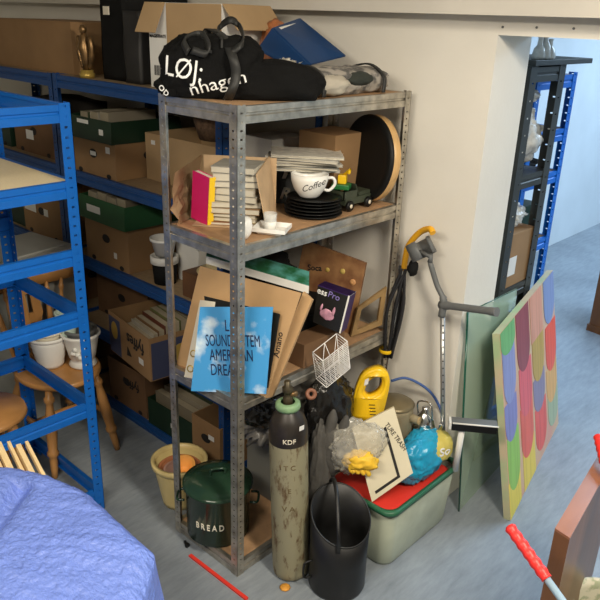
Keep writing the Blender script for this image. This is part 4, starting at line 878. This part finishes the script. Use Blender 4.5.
# cloudy bag with yellow gloves
c1 = on(352, 452, (-1.40, 1.90, 0), nrm())
bgm = mat('milky_polythene', (.66, .63, .54), .14, 0, .25, 14, alpha=.36, bump=.9, bscale=16)
th = T('polythene_bag', 'clear crumpled polythene bag lying over the left end of the tub', 'bag', (c1.x, c1.y, TT)); bm = BM()
blob(bm, on(356, 446, (-1.37, 1.93, 0), nrm()), (.115, .06, .115), .22, 2.6, 7, rz=.9, crease=.22, sub=5); th.p('bag_skin', bm, bgm)
g0 = on(357, 463, (-1.335, 1.90, 0), nrm()); th = T('rubber_gloves', 'yellow rubber gloves crumpled inside the clear polythene bag', 'gloves', g0)
bm = BM(); blob(bm, g0+U*.012+Vector((0, 0, .01)), (.062, .03, .045), .3, 4, 4, rz=.7, crease=.3)
for k in range(4): aa = g0+U*(.03-.02*k); tube(bm, spline([aa, aa+Vector((0, 0, -.03))+U*.012-V*.012, aa+Vector((0, 0, -.048+.008*k))+U*.02-V*.01], 5), [.012]*5+[.010]*5+[.008], 8)
th.p('palm_and_fingers', bm, mat('glove_rubber', (.85, .52, .04), .5, 0, .15, 20))
# yellow hand vacuum
pv = Vector((-1.43, 2.05, 0)); nv = nrm(0, 5)
def Y_(x, y, b_=0): return on(x, y, pv-Vector((nv.x, nv.y, 0))*b_, nv)
th = T('yellow_hand_vacuum', 'bright yellow hand held cleaner with a loop handle standing in the tub', 'hand vacuum', Y_(364, 424))
bm = BM(); path = [(363, 424), (362, 412), (363, 400), (370, 385)]; 
outl = [(351, 419), (353, 405), (356, 391), (362, 378), (370, 372), (380, 370), (388, 375), (390, 384), (387, 400), (382, 418), (378, 424), (366, 425)]
hole = [(364, 393), (368, 383), (376, 378), (382, 380), (382, 388), (377, 395), (369, 398)]
fr = spline([Y_(x, y, -.03) for x, y in outl]+[Y_(*outl[0], -.03)], 3)[:-1]
import mathutils.geometry as mg_
def holed(bm, out2, in2, f_near, f_far):
    """extruded outline with a hole; f_near/f_far turn (x, y) photo outline points into points on two parallel faces"""
    polys = [[Vector((x, y, 0)) for x, y in out2], [Vector((x, y, 0)) for x, y in in2]]
    tris = mg_.tessellate_polygon(polys); allp = out2+in2
    vn = [bm.verts.new(f_near(*p_)) for p_ in allp]; vf = [bm.verts.new(f_far(*p_)) for p_ in allp]
    for t in tris:
        try: bm.faces.new([vn[i] for i in t]); bm.faces.new([vf[i] for i in t][::-1])
        except ValueError: pass
    k0 = 0
    for L_ in (out2, in2):
        k_ = len(L_)
        for i in range(k_):
            j = (i+1) % k_; bm.faces.new((vn[k0+i], vn[k0+j], vf[k0+j], vf[k0+i]))
        k0 += k_
    return bm
def sm(l, n=4): P_ = [Vector((x, y, 0)) for x, y in l]; P_ = P_+P_[:1]; return [(v.x, v.y) for v in spline(P_, n)[:-1]]
bm = holed(BM(), sm(outl), sm(hole), lambda x, y: Y_(x, y, -.028), lambda x, y: Y_(x, y, -.028)-Vector((nv.x, nv.y, 0))*.056)
bmesh.ops.recalc_face_normals(bm, faces=bm.faces)
sharp = [e for e in bm.edges if len(e.link_faces) == 2 and e.calc_face_angle() > 1.0]; bmesh.ops.bevel(bm, geom=sharp, offset=.007, segments=3, affect='EDGES')
for f in bm.faces: f.smooth = True
th.p('body', bm, yel)
bm = BM()
for k in range(4): a_ = Y_(372+k*.3, 405+k*3.2, -.030); tube(bm, [a_-U*.012, a_+U*.012], .0018, 5)
th.p('air_slots', bm, ink)
th.p('switch', box(BM(), Y_(352, 390, -.005), (.014, .014, .014), .7, bev=.003), black)
th.p('label', plate(BM(), [Y_(364, 386, -.0295), Y_(368, 384, -.0295), Y_(369, 378, -.0295), Y_(365, 380, -.0295)], .001, nv), white)
# khaki canister with red band
kc_ = Vector((-1.45, 2.20, TT)); kh = mat('khaki_canvas', (.25, .21, .13), .7, 0, .2, 10, .2, 40)
th = T('khaki_canister', 'khaki canister with a red band and side spout standing in the tub', 'canister', kc_)
th.p('body', lathe(BM(), kc_, [(.002, 0), (.075, 0), (.08, .01), (.08, .26), (.078, .275), (.070, .275), (.068, .20), (.002, .20)], 40, cap=False), kh)
th.p('band', lathe(BM(), kc_, [(.0802, .11), (.083, .11), (.083, .14), (.0802, .14)], 40, cap=False), mat('dark_red_band', (.22, .03, .025), .6))
s0 = kc_+Vector((0, 0, .235)); sd = (U*.85-V*.5).normalized(); th.p('spout', tube(BM(), [s0+sd*.07, s0+sd*.115+Vector((0, 0, -.003))], [.02, .017], 14), kh); th.p('spout_mouth', tube(BM(), [s0+sd*.112-Vector((0, 0, .003)), s0+sd*.117-Vector((0, 0, .003))], [.0175, .0175], 14), mat('cork', (.5, .35, .17), .8))
th.p('lid', lathe(BM(), kc_, [(.002, .273), (.05, .277), (.081, .276), (.084, .28), (.07, .29), (.03, .298), (.002, .30)], 36, cap=False), mat('tarnished_brass', (.2, .16, .09), .4, .4, .2))
# bright blue and yellow bag
bb = Vector((-1.295, 2.20, TT)); cyan = bpy.data.materials.new('cyan_print_bag'); cyan = mat('cyan_print_bag', (.02, .38, .62), .3, 0, 0, 5, .7, 16, col2=(.02, .30, .52), contrast=(.4, .6))
th = T('blue_carrier_bag', 'bright blue carrier bag with yellow print bulging over the tub right end', 'carrier bag', bb)
bag2 = BM(); blob(bag2, bb+Vector((0, 0, .095)), (.075, .135, .115), .16, 2.6, 12, crease=.15, flat=TT, sub=5)
ye = BM(); blob(ye, bb+Vector((.034, .055, .13)), (.060, .085, .066), .12, 2.4, 22, crease=.12, sub=4)
drape_text(th, 'lettering', 'So', frame(bb+Vector((.1, .02, .14)), U, Vector((0, 0, 1))), .05, ye, wink, off=.002)
th.p('bag_body', bag2, cyan); th.p('yellow_print', ye, mat('yellow_print', (.62, .52, .12), .4, 0, .2, 10, .5, 16))
rimc = [on(x, y, (-1.35, 2.28, 0), nrm(0, 10)) for x, y in ((391, 381), (405, 378), (420, 384), (432, 394), (440, 408), (444, 422))]
th.p('handle', tube(BM(), spline(rimc, 6), .006, 8), mat('blue_cord', (.05, .11, .32), .5))
# silver kettle
kk = Vector((-1.365, 2.31, TT)); th = T('steel_kettle', 'polished steel kettle with a spout behind the blue carrier bag', 'kettle', kk)
th.p('body', lathe(BM(), kk, [(.002, .0), (.05, .0), (.058, .04), (.055, .15), (.04, .2), (.02, .225), (.014, .235), (.016, .25), (.002, .255)], 36), chrome)
th.p('spout', tube(BM(), spline([kk+Vector((.045, .0, .13)), kk+Vector((.075, .005, .17)), kk+Vector((.082, .005, .205))], 5), .010, 10), chrome)
th.p('handle', tube(BM(), spline([kk+Vector((-.03, 0, .19)), kk+Vector((-.04, 0, .26)), kk+Vector((.02, 0, .275)), kk+Vector((.04, 0, .2))], 6), .004, 8), chrome)
# grey garment over cylinder side
th = T('grey_jacket', 'grey cloth jacket stuffed upright between the gas cylinder and the tub', 'jacket', (-1.5, 1.8, .0))
bm = BM(); blob(bm, (-1.508, 1.805, .30), (.05, .07, .30), .12, 2, 3, flat=.0, crease=.12, rz=.3, sub=5)
blob(bm, on(332, 452, (-1.47, 1.83, 0), nrm()), (.06, .035, .10), .15, 2, 8, rz=.7, crease=.12)
tube(bm, spline([on(x, y, (-1.44, 1.86, 0), nrm()) for x, y in ((347, 416), (342, 432), (334, 448), (328, 470), (322, 486))], 6), [.006, .012, .016]+[.020]*22, 10)
tube(bm, spline([on(x, y, (-1.47, 1.84, 0), nrm()) for x, y in ((334, 410), (330, 428), (322, 446), (316, 470))], 6), [.006, .013, .018]+[.022]*16, 10); th.p('cloth', bm, gcloth)
# black bag pile between the unit and tub
one('black_sack', blob(BM(), (-1.56, 1.90, .545), (.085, .13, .21), .2, 2.6, 9, crease=.12, sub=5), blackbag, 'glossy black polythene sack bulging out below the wire basket', 'sack', (-1.56, 1.9, .34))
one('black_sack', blob(BM(), (-1.725, 1.72, .63), (.09, .13, .095), .2, 2.6, 19, crease=.12, sub=5), blackbag, 'glossy black polythene sack hanging under the third shelf behind the cylinder', 'sack', (-1.72, 1.72, .54))
vp_ = on(311, 394, (-1.47, 1.74, 0), nrm()); one('brown_reel', lathe(BM(), vp_, [(.008, -.01), (.020, -.012), (.022, 0), (.020, .012), (.008, .01), (.008, -.01)], 24, Vector((0, 0, 1)).rotation_difference(nrm(10, 30)).to_matrix(), cap=False), mat('brown_rubber', (.22, .09, .05), .5), 'small brown hose end ring beside the cylinder valve', 'hose', vp_)
# yellow plant pot with nested pots
pp = Vector((-2.140, 1.590, 0)); pot('flower_pot', 'large pale yellow flower pot on the floor left of the bread bin', tuple(pp), .078, .112, .222, ypot, rim=.02)
pot('flower_pot', 'brown clay pot nested inside the large yellow flower pot', (pp.x, pp.y, .05), .055, .088, .13, terra, rim=.012)
pot('flower_pot', 'dusty pink pot nested inside the brown clay pot', (pp.x+.006, pp.y-.004, .075), .045, .066, .10, mat('dusty_pink_clay', (.42, .25, .2), .7), rim=.010)
Mo = Matrix.Rotation(.35, 3, 'Y') @ Matrix.Rotation(.25, 3, 'X'); oc = pp+Vector((.018, .012, .150))
th = T('flower_pot', 'small bright orange pot lying on top inside the yellow flower pot', 'flower pot', oc)
th.p('body', lathe(BM(), oc, [(.002, .002), (.030, .0), (.042, .055), (.047, .056), (.047, .072), (.040, .072), (.028, .01), (.002, .01)], 32, Mo, cap=False), oran)
# oddments on the floor
a, b = pz(190, 556, 0), pz(247, 600, 0); d = (b-a).normalized(); pr_ = Vector((0, 0, 1)).cross(d)*.007
one('red_strip', hexa(BM(), [a-pr_, b-pr_, b+pr_, a+pr_], [p_+Vector((0, 0, .008)) for p_ in (a-pr_, b-pr_, b+pr_, a+pr_)]), red, 'thin red plastic strip lying on the floor in front of the steel unit', 'strip', (a+b)/2)
bm = BM(); c = pz(186, 545, 0); box(bm, c+Vector((0, 0, .005)), (.035, .010, .010), -.4); box(bm, c+Vector((.012, -.002, .007)), (.012, .016, .014), .2); one('black_clip', bm, black, 'tiny black plastic clip on the floor near the left steel upright', 'clip', c)
c = pz(285, 588, 0); bm = BM(); lathe(bm, c, [(.001, .002), (.018, .001), (.022, .004), (.016, .009), (.001, .010)], 9); one('dry_leaf', bm, mat('dry_orange_leaf', (.62, .28, .04), .6, 0, .3, 60), 'small dry orange leaf on the floor in front of the gas cylinder', 'leaf', c)

# ------------------------------------------------------------------ leaning by the wall
# crutch
Yc = 2.36
def W(x, y, Y=Yc): return py(x, y, Y)
th = T('elbow_crutch', 'grey elbow crutch with an open cuff leaning on the cream wall', 'crutch', (-1.28, 2.33, .0))
h0, h1 = W(443, 305, 2.33), W(497, 312, 2.30)
low = on(443, 420, (-1.30, 2.33, 0), (0, -1, 0)); foot = h0+(low-h0)*(h0.z-.30)/(h0.z-low.z)
th.p('lower_tube', tube(BM(), [h0+Vector((0, 0, -.015)), foot], .010, 12), mat('crutch_aluminium', (.45, .45, .44), .35, .8))
bm = BM(); 
for k in range(12): lathe(bm, h0.lerp(foot, .12+.045*k)+Vector((.006, -.009, 0)), [(.0005, -.001), (.0032, -.001), (.0032, .001), (.0005, .001)], 8, Matrix.Rotation(PI/2, 3, 'X'))
th.p('adjustment_holes', bm, ink)
th.p('hand_grip', tube(BM(), spline([h0-(h1-h0)*.05, h0.lerp(h1, .3), h0.lerp(h1, .8), h1], 5), [.018]*3+[.015]*9+[.017]*3+[.019], 12), grey)
u1 = W(430, 262, 2.32); th.p('upper_tube', tube(BM(), spline([h0+Vector((0, 0, -.05)), h0+Vector((0, 0, .02)), W(437, 285, 2.33), u1], 6), [.015]*8+[.011]*10+[.010], 12), grey)
cc_ = W(421, 249, 2.29); axc = (Vector((.75, 0, -1))).normalized(); e1 = axc.cross(Vector((0, 1, 0))).normalized(); e2 = axc.cross(e1); pts = []
for i in range(25):
    a_ = math.radians(60+300*i/24); pts.append(cc_+e1*(.046*math.cos(a_))+e2*(.054*math.sin(a_)))
th.p('arm_cuff', ribbon(BM(), pts, axc*.068, .003), grey); th.p('cuff_bracket', tube(BM(), [u1, W(431, 256, 2.32), pts[12]], [.011, .012, .008], 10), grey)
# umbrella
th = T('folded_umbrella', 'folded black umbrella with an orange crook handle on the cream wall', 'umbrella', (-1.55, 2.33, .3))
hpts = [W(404, 268, 2.33), W(406, 255, 2.33), W(408, 247, 2.33), W(414, 238, 2.32), W(422, 231, 2.31), W(430, 229, 2.29), W(433, 233, 2.28)]
th.p('crook_handle', tube(BM(), spline(hpts, 6), .0125, 12), mat('orange_handle', (.85, .42, .02), .4))
tip = W(376, 430, 2.33); t0 = W(404, 266, 2.33); th.p('shaft', tube(BM(), [t0, tip], .005, 8), chrome)
bm = BM(); rr = random.Random(5)
for k in range(9):
    o_ = U*rr.uniform(-.03, .03)+V*rr.uniform(-.02, .01); a_ = t0+U*(.004*(k-4)); m1 = t0.lerp(W(385, 356, 2.33), .45)+o_*1.2; e_ = W(388, 357, 2.33)+o_*.5
    tube(bm, spline([a_, m1, e_], 8), [.006]*6+[.008]*6+[.007]*5, 6)
th.p('folded_canopy', bm, mat('black_umbrella_cloth', (.018, .018, .02), .5)); th.p('tie_ring', lathe(BM(), W(386, 350, 2.33), [(.030, -.008), (.033, 0), (.030, .008)], 20, cap=False), yel)
th.p('cloth_tab', blob(BM(), W(413, 268, 2.32), (.022, .014, .035), .2, 3, 3, rz=.7), blackm)
# floor brush
pB = Vector((-1.17, 2.30, .50)); e0, e1 = on(452, 420, pB, nrm(-8)), on(497, 424, pB, nrm(-8)); dB = (e1-e0)
th = T('floor_brush', 'black and white floor brush head up, standing in the tub corner', 'brush', (-1.19, 2.32, .27))
def bar(a_, b_, w_, h_, z0): pr2 = Vector((0, 0, 1)).cross((b_-a_).normalized())*w_/2; return hexa(BM(), [p_+Vector((0, 0, z0)) for p_ in (a_-pr2, b_-pr2, b_+pr2, a_+pr2)], [p_+Vector((0, 0, z0+h_)) for p_ in (a_-pr2*1.05, b_-pr2*1.05, b_+pr2*1.05, a_+pr2*1.05)])
th.p('bristles', bar(e0, e1, .045, .032, -.035), black); th.p('head_top', bar(e0-dB*.01, e1+dB*.01, .047, .004, -.003), grey); th.p('edge_strip', tube(BM(), [e0-dB*.01-V*.024, e1+dB*.01-V*.024], .0035, 8), white); th.p('end_cap', bar(e0-dB*.06, e0-dB*.01, .047, .03, -.03), white)
th.p('socket', tube(BM(), [e0.lerp(e1, .25)+Vector((0, 0, -.035)), on(455, 470, (-1.235, 2.27, 0), nrm())], .013, 12), white)
# glass pane
Gb0, Gb1 = Vector((-1.205, 2.425, .001)), Vector((-1.25, 2.90, .001)); Gt0, Gt1 = Vector((-1.290, 2.425, .945)), Vector((-1.312, 2.90, .92)); gn = (Gb1-Gb0).cross(Gt0-Gb0).normalized(); gn = gn if gn.x > 0 else -gn
th = T('glass_sheet', 'sheet of green tinted glass leaning on the side of the wall opening', 'glass', Gb0); th.p('sheet', plate(BM(), [Gb0, Gb1, Gt1, Gt0], .006, gn), glassm)
bm = BM(); tube(bm, [Gb0, Gt0], .0042, 6); tube(bm, [Gt0, Gt1], .0022, 6); th.p('polished_edge', bm, glassedge)
# painting
A0, B0 = Vector((-1.008, 2.534, .002)), Vector((-1.215, 3.480, .002)); hn = Vector((-.975, -.22, 0)); At = A0+Vector((-.165, -.036, .862)); Bt = B0+Vector((-.165, -.036, .862))
qp = [A0, B0, Bt, At]; np_ = (B0-A0).cross(At-A0).normalized(); np_ = np_ if np_.x > 0 else -np_
th = T('abstract_painting', 'square canvas painted with coloured drips leaning in the opening', 'painting', A0)
th.p('canvas_edge', plate(BM(), [p_-np_*.001 for p_ in qp], .03, np_), mat('canvas_edge_green', (.36, .48, .26), .6, 0, 0, 4, col2=(.55, .45, .30), contrast=(.4, .6)))
th.p('canvas', plate(BM(), [p_+np_*.0 for p_ in qp], .001, np_), mat('canvas_ground', (.66, .50, .30), .55, 0, 0, 3, col2=(.68, .34, .26), contrast=(.35, .65)))
cols = [[((.12, .34, .10), .86, 1.0, 0), ((.20, .22, .42), .60, .93, 0), ((.17, .17, .38), .40, .62, 0), ((.22, .42, .05), .12, .44, 1), ((.66, .50, .04), .0, .20, 2)],
        [((.23, .035, .04), .66, 1.0, 0), ((.58, .08, .09), .40, .70, 0), ((.62, .09, .05), .16, .48, 0), ((.62, .45, .04), .0, .24, 2)],
        [((.55, .24, .15), .74, 1.0, 2), ((.42, .26, .04), .48, .76, 0), ((.20, .16, .24), .30, .52, 0), ((.62, .07, .05), .05, .34, 0)],
        [((.17, .22, .38), .72, 1.0, 0), ((.66, .07, .03), .42, .72, 0), ((.58, .30, .08), .22, .46, 0), ((.30, .34, .20), .06, .28, 0)]]
cedge = [(.0, .20), (.24, .47), (.49, .73), (.76, 1.0)]
for ci, col in enumerate(cols):
    s0, s1 = cedge[ci]
    for ri, (cc, t0_, t1_, kind) in enumerate(col):
        if ci == 0 and ri == 0: s0_, s1_ = .0, .22
        else: s0_, s1_ = s0+.01*(ri % 2), s1-.008*((ri+1) % 2)
        pts = [(s0_, t1_), (s1_, t1_)]; wv = s1_-s0_; rt = min(.12, (t1_-t0_)*.5)
        if kind == 2: pts += [(s1_, t0_), (s0_, t0_)]
        else:
            for i in range(11): a_ = PI*i/10; pts.append((s0_+wv/2+wv/2*math.cos(a_), t0_+rt-rt*math.sin(a_)))
        pts = [(min(max(a_, 0), 1), min(max(b_, 0), 1)) for a_, b_ in pts]
        mm = mat('paint_%d_%d' % (ci, ri), cc, .4, 0, 0, 5, col2=tuple(min(1, v*1.3+.02) for v in cc), stretch=(1, 9, .5), contrast=(.45, .75))
        th.p('paint_drip', plate(BM(), [bil(qp, a_, b_)+np_*(.0012+.0003*(4-ri)) for a_, b_ in pts[::-1]], .001, np_), mm)
# things on the racks beyond the opening
def rk(name, label, cat, c, s, m, kind='blob', seed=1, al=None):
    if kind == 'blob': return one(name, blob(BM(), (c[0], c[1], c[2]+s[2]), s, .22, 2.6, seed, crease=.2, flat=c[2], sub=5), m, label, cat, c)
    return one(name, b2(BM(), (c[0]-s[0], c[1]-s[1], c[2]), (c[0]+s[0], c[1]+s[1], c[2]+2*s[2]), bev=.004), m, label, cat, c)
foil = mat('crinkled_clear_wrap', (.60, .60, .57), .22, 0, .4, 14, .9, 18)
rk('wrapped_glassware', 'heap of glassware in clear wrap on the top bay of the black rack', 'glassware', (-1.50, 3.0, 1.431), (.12, .14, .15), foil, seed=4)
rk('wrapped_glassware', 'smaller wrapped glass bundle on top of the heap in the black rack', 'glassware', (-1.50, 2.99, 1.70), (.09, .11, .05), foil, seed=7)
rk('carton', 'brown carton on the middle shelf of the black rack beyond the opening', 'box', (-1.51, 2.985, .901), (.14, .14, .13), card, 'box')
one('carton_label', b2(BM(), (-1.3695, 2.90, .96), (-1.3685, 2.97, 1.05)), white, 'white label on the brown carton in the black rack', 'label', (-1.369, 2.94, .96))
rk('bubble_wrap_bundle', 'bubble wrapped bundle on the brown carton in the black rack', 'bundle', (-1.49, 2.985, 1.162), (.11, .13, .065), foil, seed=9)
rk('grey_case', 'dark grey plastic case on the lowest visible shelf of the black rack', 'case', (-1.55, 2.985, .501), (.12, .12, .13), grey, 'box')
for i, (yy, hh) in enumerate([(2.88, .09), (2.93, .12), (2.98, .08)]):
    c = pz(538+5*i, 59, 1.909); one('glass_vase', lathe(BM(), c, [(.002, 0), (.026, 0), (.03, .01), (.022, hh*.45), (.012, hh*.6), (.010, hh*.9), (.014, hh), (.009, hh), (.006, hh*.6), (.002, .02)], 20), foil, ['clear glass vase nearest the wall on top of the black rack', 'tallest clear glass vase on top of the black rack', 'short clear glass vase farthest right on top of the black rack'][i], 'vase', c, 'glass vases on the black rack')
rk('dark_bottle_row', 'dark items standing on the second blue shelf beyond the opening', 'bottles', (-1.7, 3.4, 1.346), (.15, .15, .04), blackm, seed=3)
rk('green_crate', 'dark green crate on the blue rack beyond the opening', 'crate', (-1.72, 3.40, .991), (.16, .16, .09), dgreen, 'box')
# cabinet on the right
c0 = pz(588, 330, 0); th = T('wooden_cabinet', 'brown wooden cabinet at the right edge on the blue lit floor', 'cabinet', (c0.x+.2, c0.y+.2, 0))
bm = BM(); Mk = LM((c0.x, c0.y, 0), -.15); b2(bm, (.0, .0, .05), (.5, .4, .62)); bm.transform(Mk); th.p('carcass', bm, wood)
bm = BM(); b2(bm, (-.01, -.01, 0), (.51, .41, .05)); bm.transform(Mk); th.p('plinth', bm, wood)
bm = BM(); b2(bm, (-.015, -.015, .62), (.515, .415, .65)); bm.transform(Mk); th.p('top', bm, woodtop)

# ------------------------------------------------------------------ foreground
pn = [pz(555, 528, .78), pz(570, 538, .78)]; ang_ = math.atan2((pn[1]-pn[0]).y, (pn[1]-pn[0]).x)
ed_ = (pz(600, 452, .78)-pn[0]); ed_.normalize()
L2 = .62; th = T('wooden_headboard', 'thick brown wooden headboard standing on edge at the right corner', 'headboard', (pn[0]+pn[1])/2-Vector((0, 0, .78)))
top4 = [pn[0], pn[1], pn[1]+ed_*L2, pn[0]+ed_*L2]; zz = Vector((0, 0, 1))
th.p('panel', hexa(BM(), [p_-zz*.78 for p_ in top4], [p_-zz*.008 for p_ in top4]), wood); th.p('top_edge', hexa(BM(), [p_-zz*.008 for p_ in top4], top4), woodtop)
# loppers
tubm = mat('pale_blue_tube', (.30, .42, .52), .4)
th = T('bolt_cropper', 'long handled cutter with red grips resting against the wooden headboard', 'bolt cropper', pz(560, 600, .0))
g0, g1 = pz(509, 526, .84), pz(547, 579, .78); gd = (g1-g0).normalized()
L_ = (g1-g0).length; n_ = 26; pts = [g0+gd*L_*i/n_ for i in range(n_+1)]
rs = [.0145*(.72 if i == 0 else 1)*(1+.09*math.sin(i*2*PI/4.3)) for i in range(n_+1)]; th.p('grip', tube(BM(), pts, rs, 16), redr)
piv = g1+gd*.42; piv.z = max(piv.z, .05); th.p('handle_tube', tube(BM(), [g1-gd*.02, piv], .0095, 14), tubm)
g2, = [pz(598, 436, .84)]; d2 = (piv-g2).normalized(); pts = [g2+d2*L_*i/n_ for i in range(n_+1)]; th.p('grip', tube(BM(), pts, rs, 16), redr); th.p('handle_tube', tube(BM(), [g2+d2*L_*.95, piv], .0095, 14), tubm)
th.p('jaw', hexa(BM(), [piv+Vector(v) for v in ((-.02, -.02, -.10), (.02, -.02, -.10), (.02, .02, -.10), (-.02, .02, -.10))], [piv+Vector(v) for v in ((-.03, -.012, .02), (.03, -.012, .02), (.03, .012, .02), (-.03, .012, .02))]), grey)
# floral bowl bottom right
fb_ = pz(604, 606, .30); fb_ = Vector((fb_.x, fb_.y, 0))
th = T('floral_jardiniere', 'cream ceramic planter with faint green pattern at the bottom right corner', 'planter', fb_)
th.p('body', lathe(BM(), fb_, [(.002, 0), (.07, 0), (.10, .08), (.115, .2), (.10, .30), (.108, .32), (.10, .32), (.09, .29), (.10, .2), (.06, .02), (.002, .02)], 40, cap=False), mat('floral_glaze', (.70, .66, .52), .3, 0, 0, 30, col2=(.42, .45, .30), contrast=(.42, .5)))
# timber slats
sl0 = pz(50, 480, .70); sdir = (pz(14, 436, .70)-sl0).normalized(); sdir = (pz(25, 438, .70)-pz(52, 484, .70)).normalized(); sside = Vector((0, 0, 1)).cross(sdir)
if sside.y > 0: sside = -sside
for i, (px_, py_, w_, off_) in enumerate([(40, 441, .010, 0), (32, 446, .015, 1), (22, 441, .010, 0), (12, 444, .018, 1), (2, 440, .012, 0), (-10, 443, .018, 1)]):
    e_ = pz(px_-8, py_-4, .72) if False else pz(px_-14, py_-3, .715); tl = e_-sdir*.30-zz*.03
    hexa_pts = lambda z_: [e_-sside*w_/2+zz*z_, tl-sside*w_/2+zz*z_, tl+sside*w_/2+zz*z_, e_+sside*w_/2+zz*z_]
    if off_ : z0_, z1_ = -.034, -.004
    else: z0_, z1_ = -.034, -.012
    one('timber_slat', hexa(BM(), hexa_pts(z0_), hexa_pts(z1_)), mat('fresh_pine', (.78, .58, .30), .6, 0, .12, 12, stretch=(1, 6, 1)), ['pale timber slat nearest the blue upright, sticking out of the tarpaulin', 'second pale timber slat from the right end of the bundle', 'widest pale timber slat, third from the right of the bundle', 'thin timber slat fourth from the right of the bundle', 'timber slat fifth from the right of the bundle at the left edge', 'timber slat farthest left, mostly out of the picture'][i], 'timber', e_+zz*z0_, 'timber slats under the blue tarpaulin')
# blue tarpaulin over a heap
ZT = .70; ZL = .035
ctr = Vector((-1.52, .52, 0)); outp = [pz(x, y, ZT) for x, y in ((-60, 500), (-30, 476), (0, 467), (30, 471), (60, 480), (82, 489), (104, 503), (130, 526), (150, 543), (159, 552), (157, 566), (152, 583), (148, 602), (150, 640))]+[Vector((-1.12, .50, 0)), Vector((-1.2, .15, 0)), Vector((-1.6, .05, 0)), Vector((-1.95, .25, 0))]
outp = [Vector((p_.x, p_.y, 0)) for p_ in outp]; loop = spline(outp+[outp[0]], 12)[:-1]; NR = 90; SK = 26
bm = BM(); rings = []; tl_ = len(loop)
for k in range(NR+SK+1):
    ring = []
    for i, b_ in enumerate(loop):
        dir_ = (b_-ctr)
        if k <= NR:
            f_ = k/NR; p_ = ctr+dir_*f_*(1-.03); edge = max(0, (f_-.86)/.14); z_ = ZT+ZL+.02*(1-f_*f_)-.030*edge**2
        else:
            v_ = (k-NR)/SK; fold = noise.noise(Vector((i/tl_*22, v_*1.5, 3)))
            p_ = b_+dir_.normalized()*(-.03*(1-v_)*.0+.02*v_+.035*v_*fold)-dir_*.03*(1-min(1, v_*4)); z_ = (ZT+ZL-.030)*(1-v_)+.003
        w_ = Vector((p_.x, p_.y, z_))
        ro = Vector((w_.x*.8+w_.y*.6, -w_.x*.6+w_.y*.8, w_.z)); cre = noise.noise(w_*3.5)*.022+abs(noise.noise(Vector((ro.x*7, ro.y*20, 1))))*.007+abs(noise.noise(Vector((ro.x*32, ro.y*15, 5))))*.0045+abs(noise.noise(w_*50))*.0045+noise.noise(w_*110)*.0015
        fade = 1 if k < NR else (1-(k-NR)/SK*.6)
        dd = (p_-Vector((-1.62, .66, 0))); along = dd.dot(Vector((.52, -.62, 0)).normalized()); across = dd.dot(Vector((.62, .52, 0)).normalized())
        dent = -.040*(1 if k < NR*.8 else 0)*math.exp(-((across+.06)/.03)**2) if k <= NR else 0
        w_.z = max(.002, w_.z+(cre-.012)*fade+dent*(1 if along > -.3 else 0)); ring.append(bm.verts.new(w_))
        if k == 0: break
    rings.append(ring)
for i in range(tl_): bm.faces.new((rings[0][0], rings[1][i], rings[1][(i+1) % tl_])).smooth = True
for A_, B_ in zip(rings[1:], rings[2:]):
    for i in range(tl_): bm.faces.new((A_[i], B_[i], B_[(i+1) % tl_], A_[(i+1) % tl_])).smooth = True
tarp = mat('blue_woven_tarp', (.17, .25, .66), .34, 0, .08, 5, .9, 70)
one('tarpaulin', bm, tarp, 'crinkled bright blue tarpaulin draped over a heap in the foreground', 'tarpaulin', (ctr.x, ctr.y, 0))
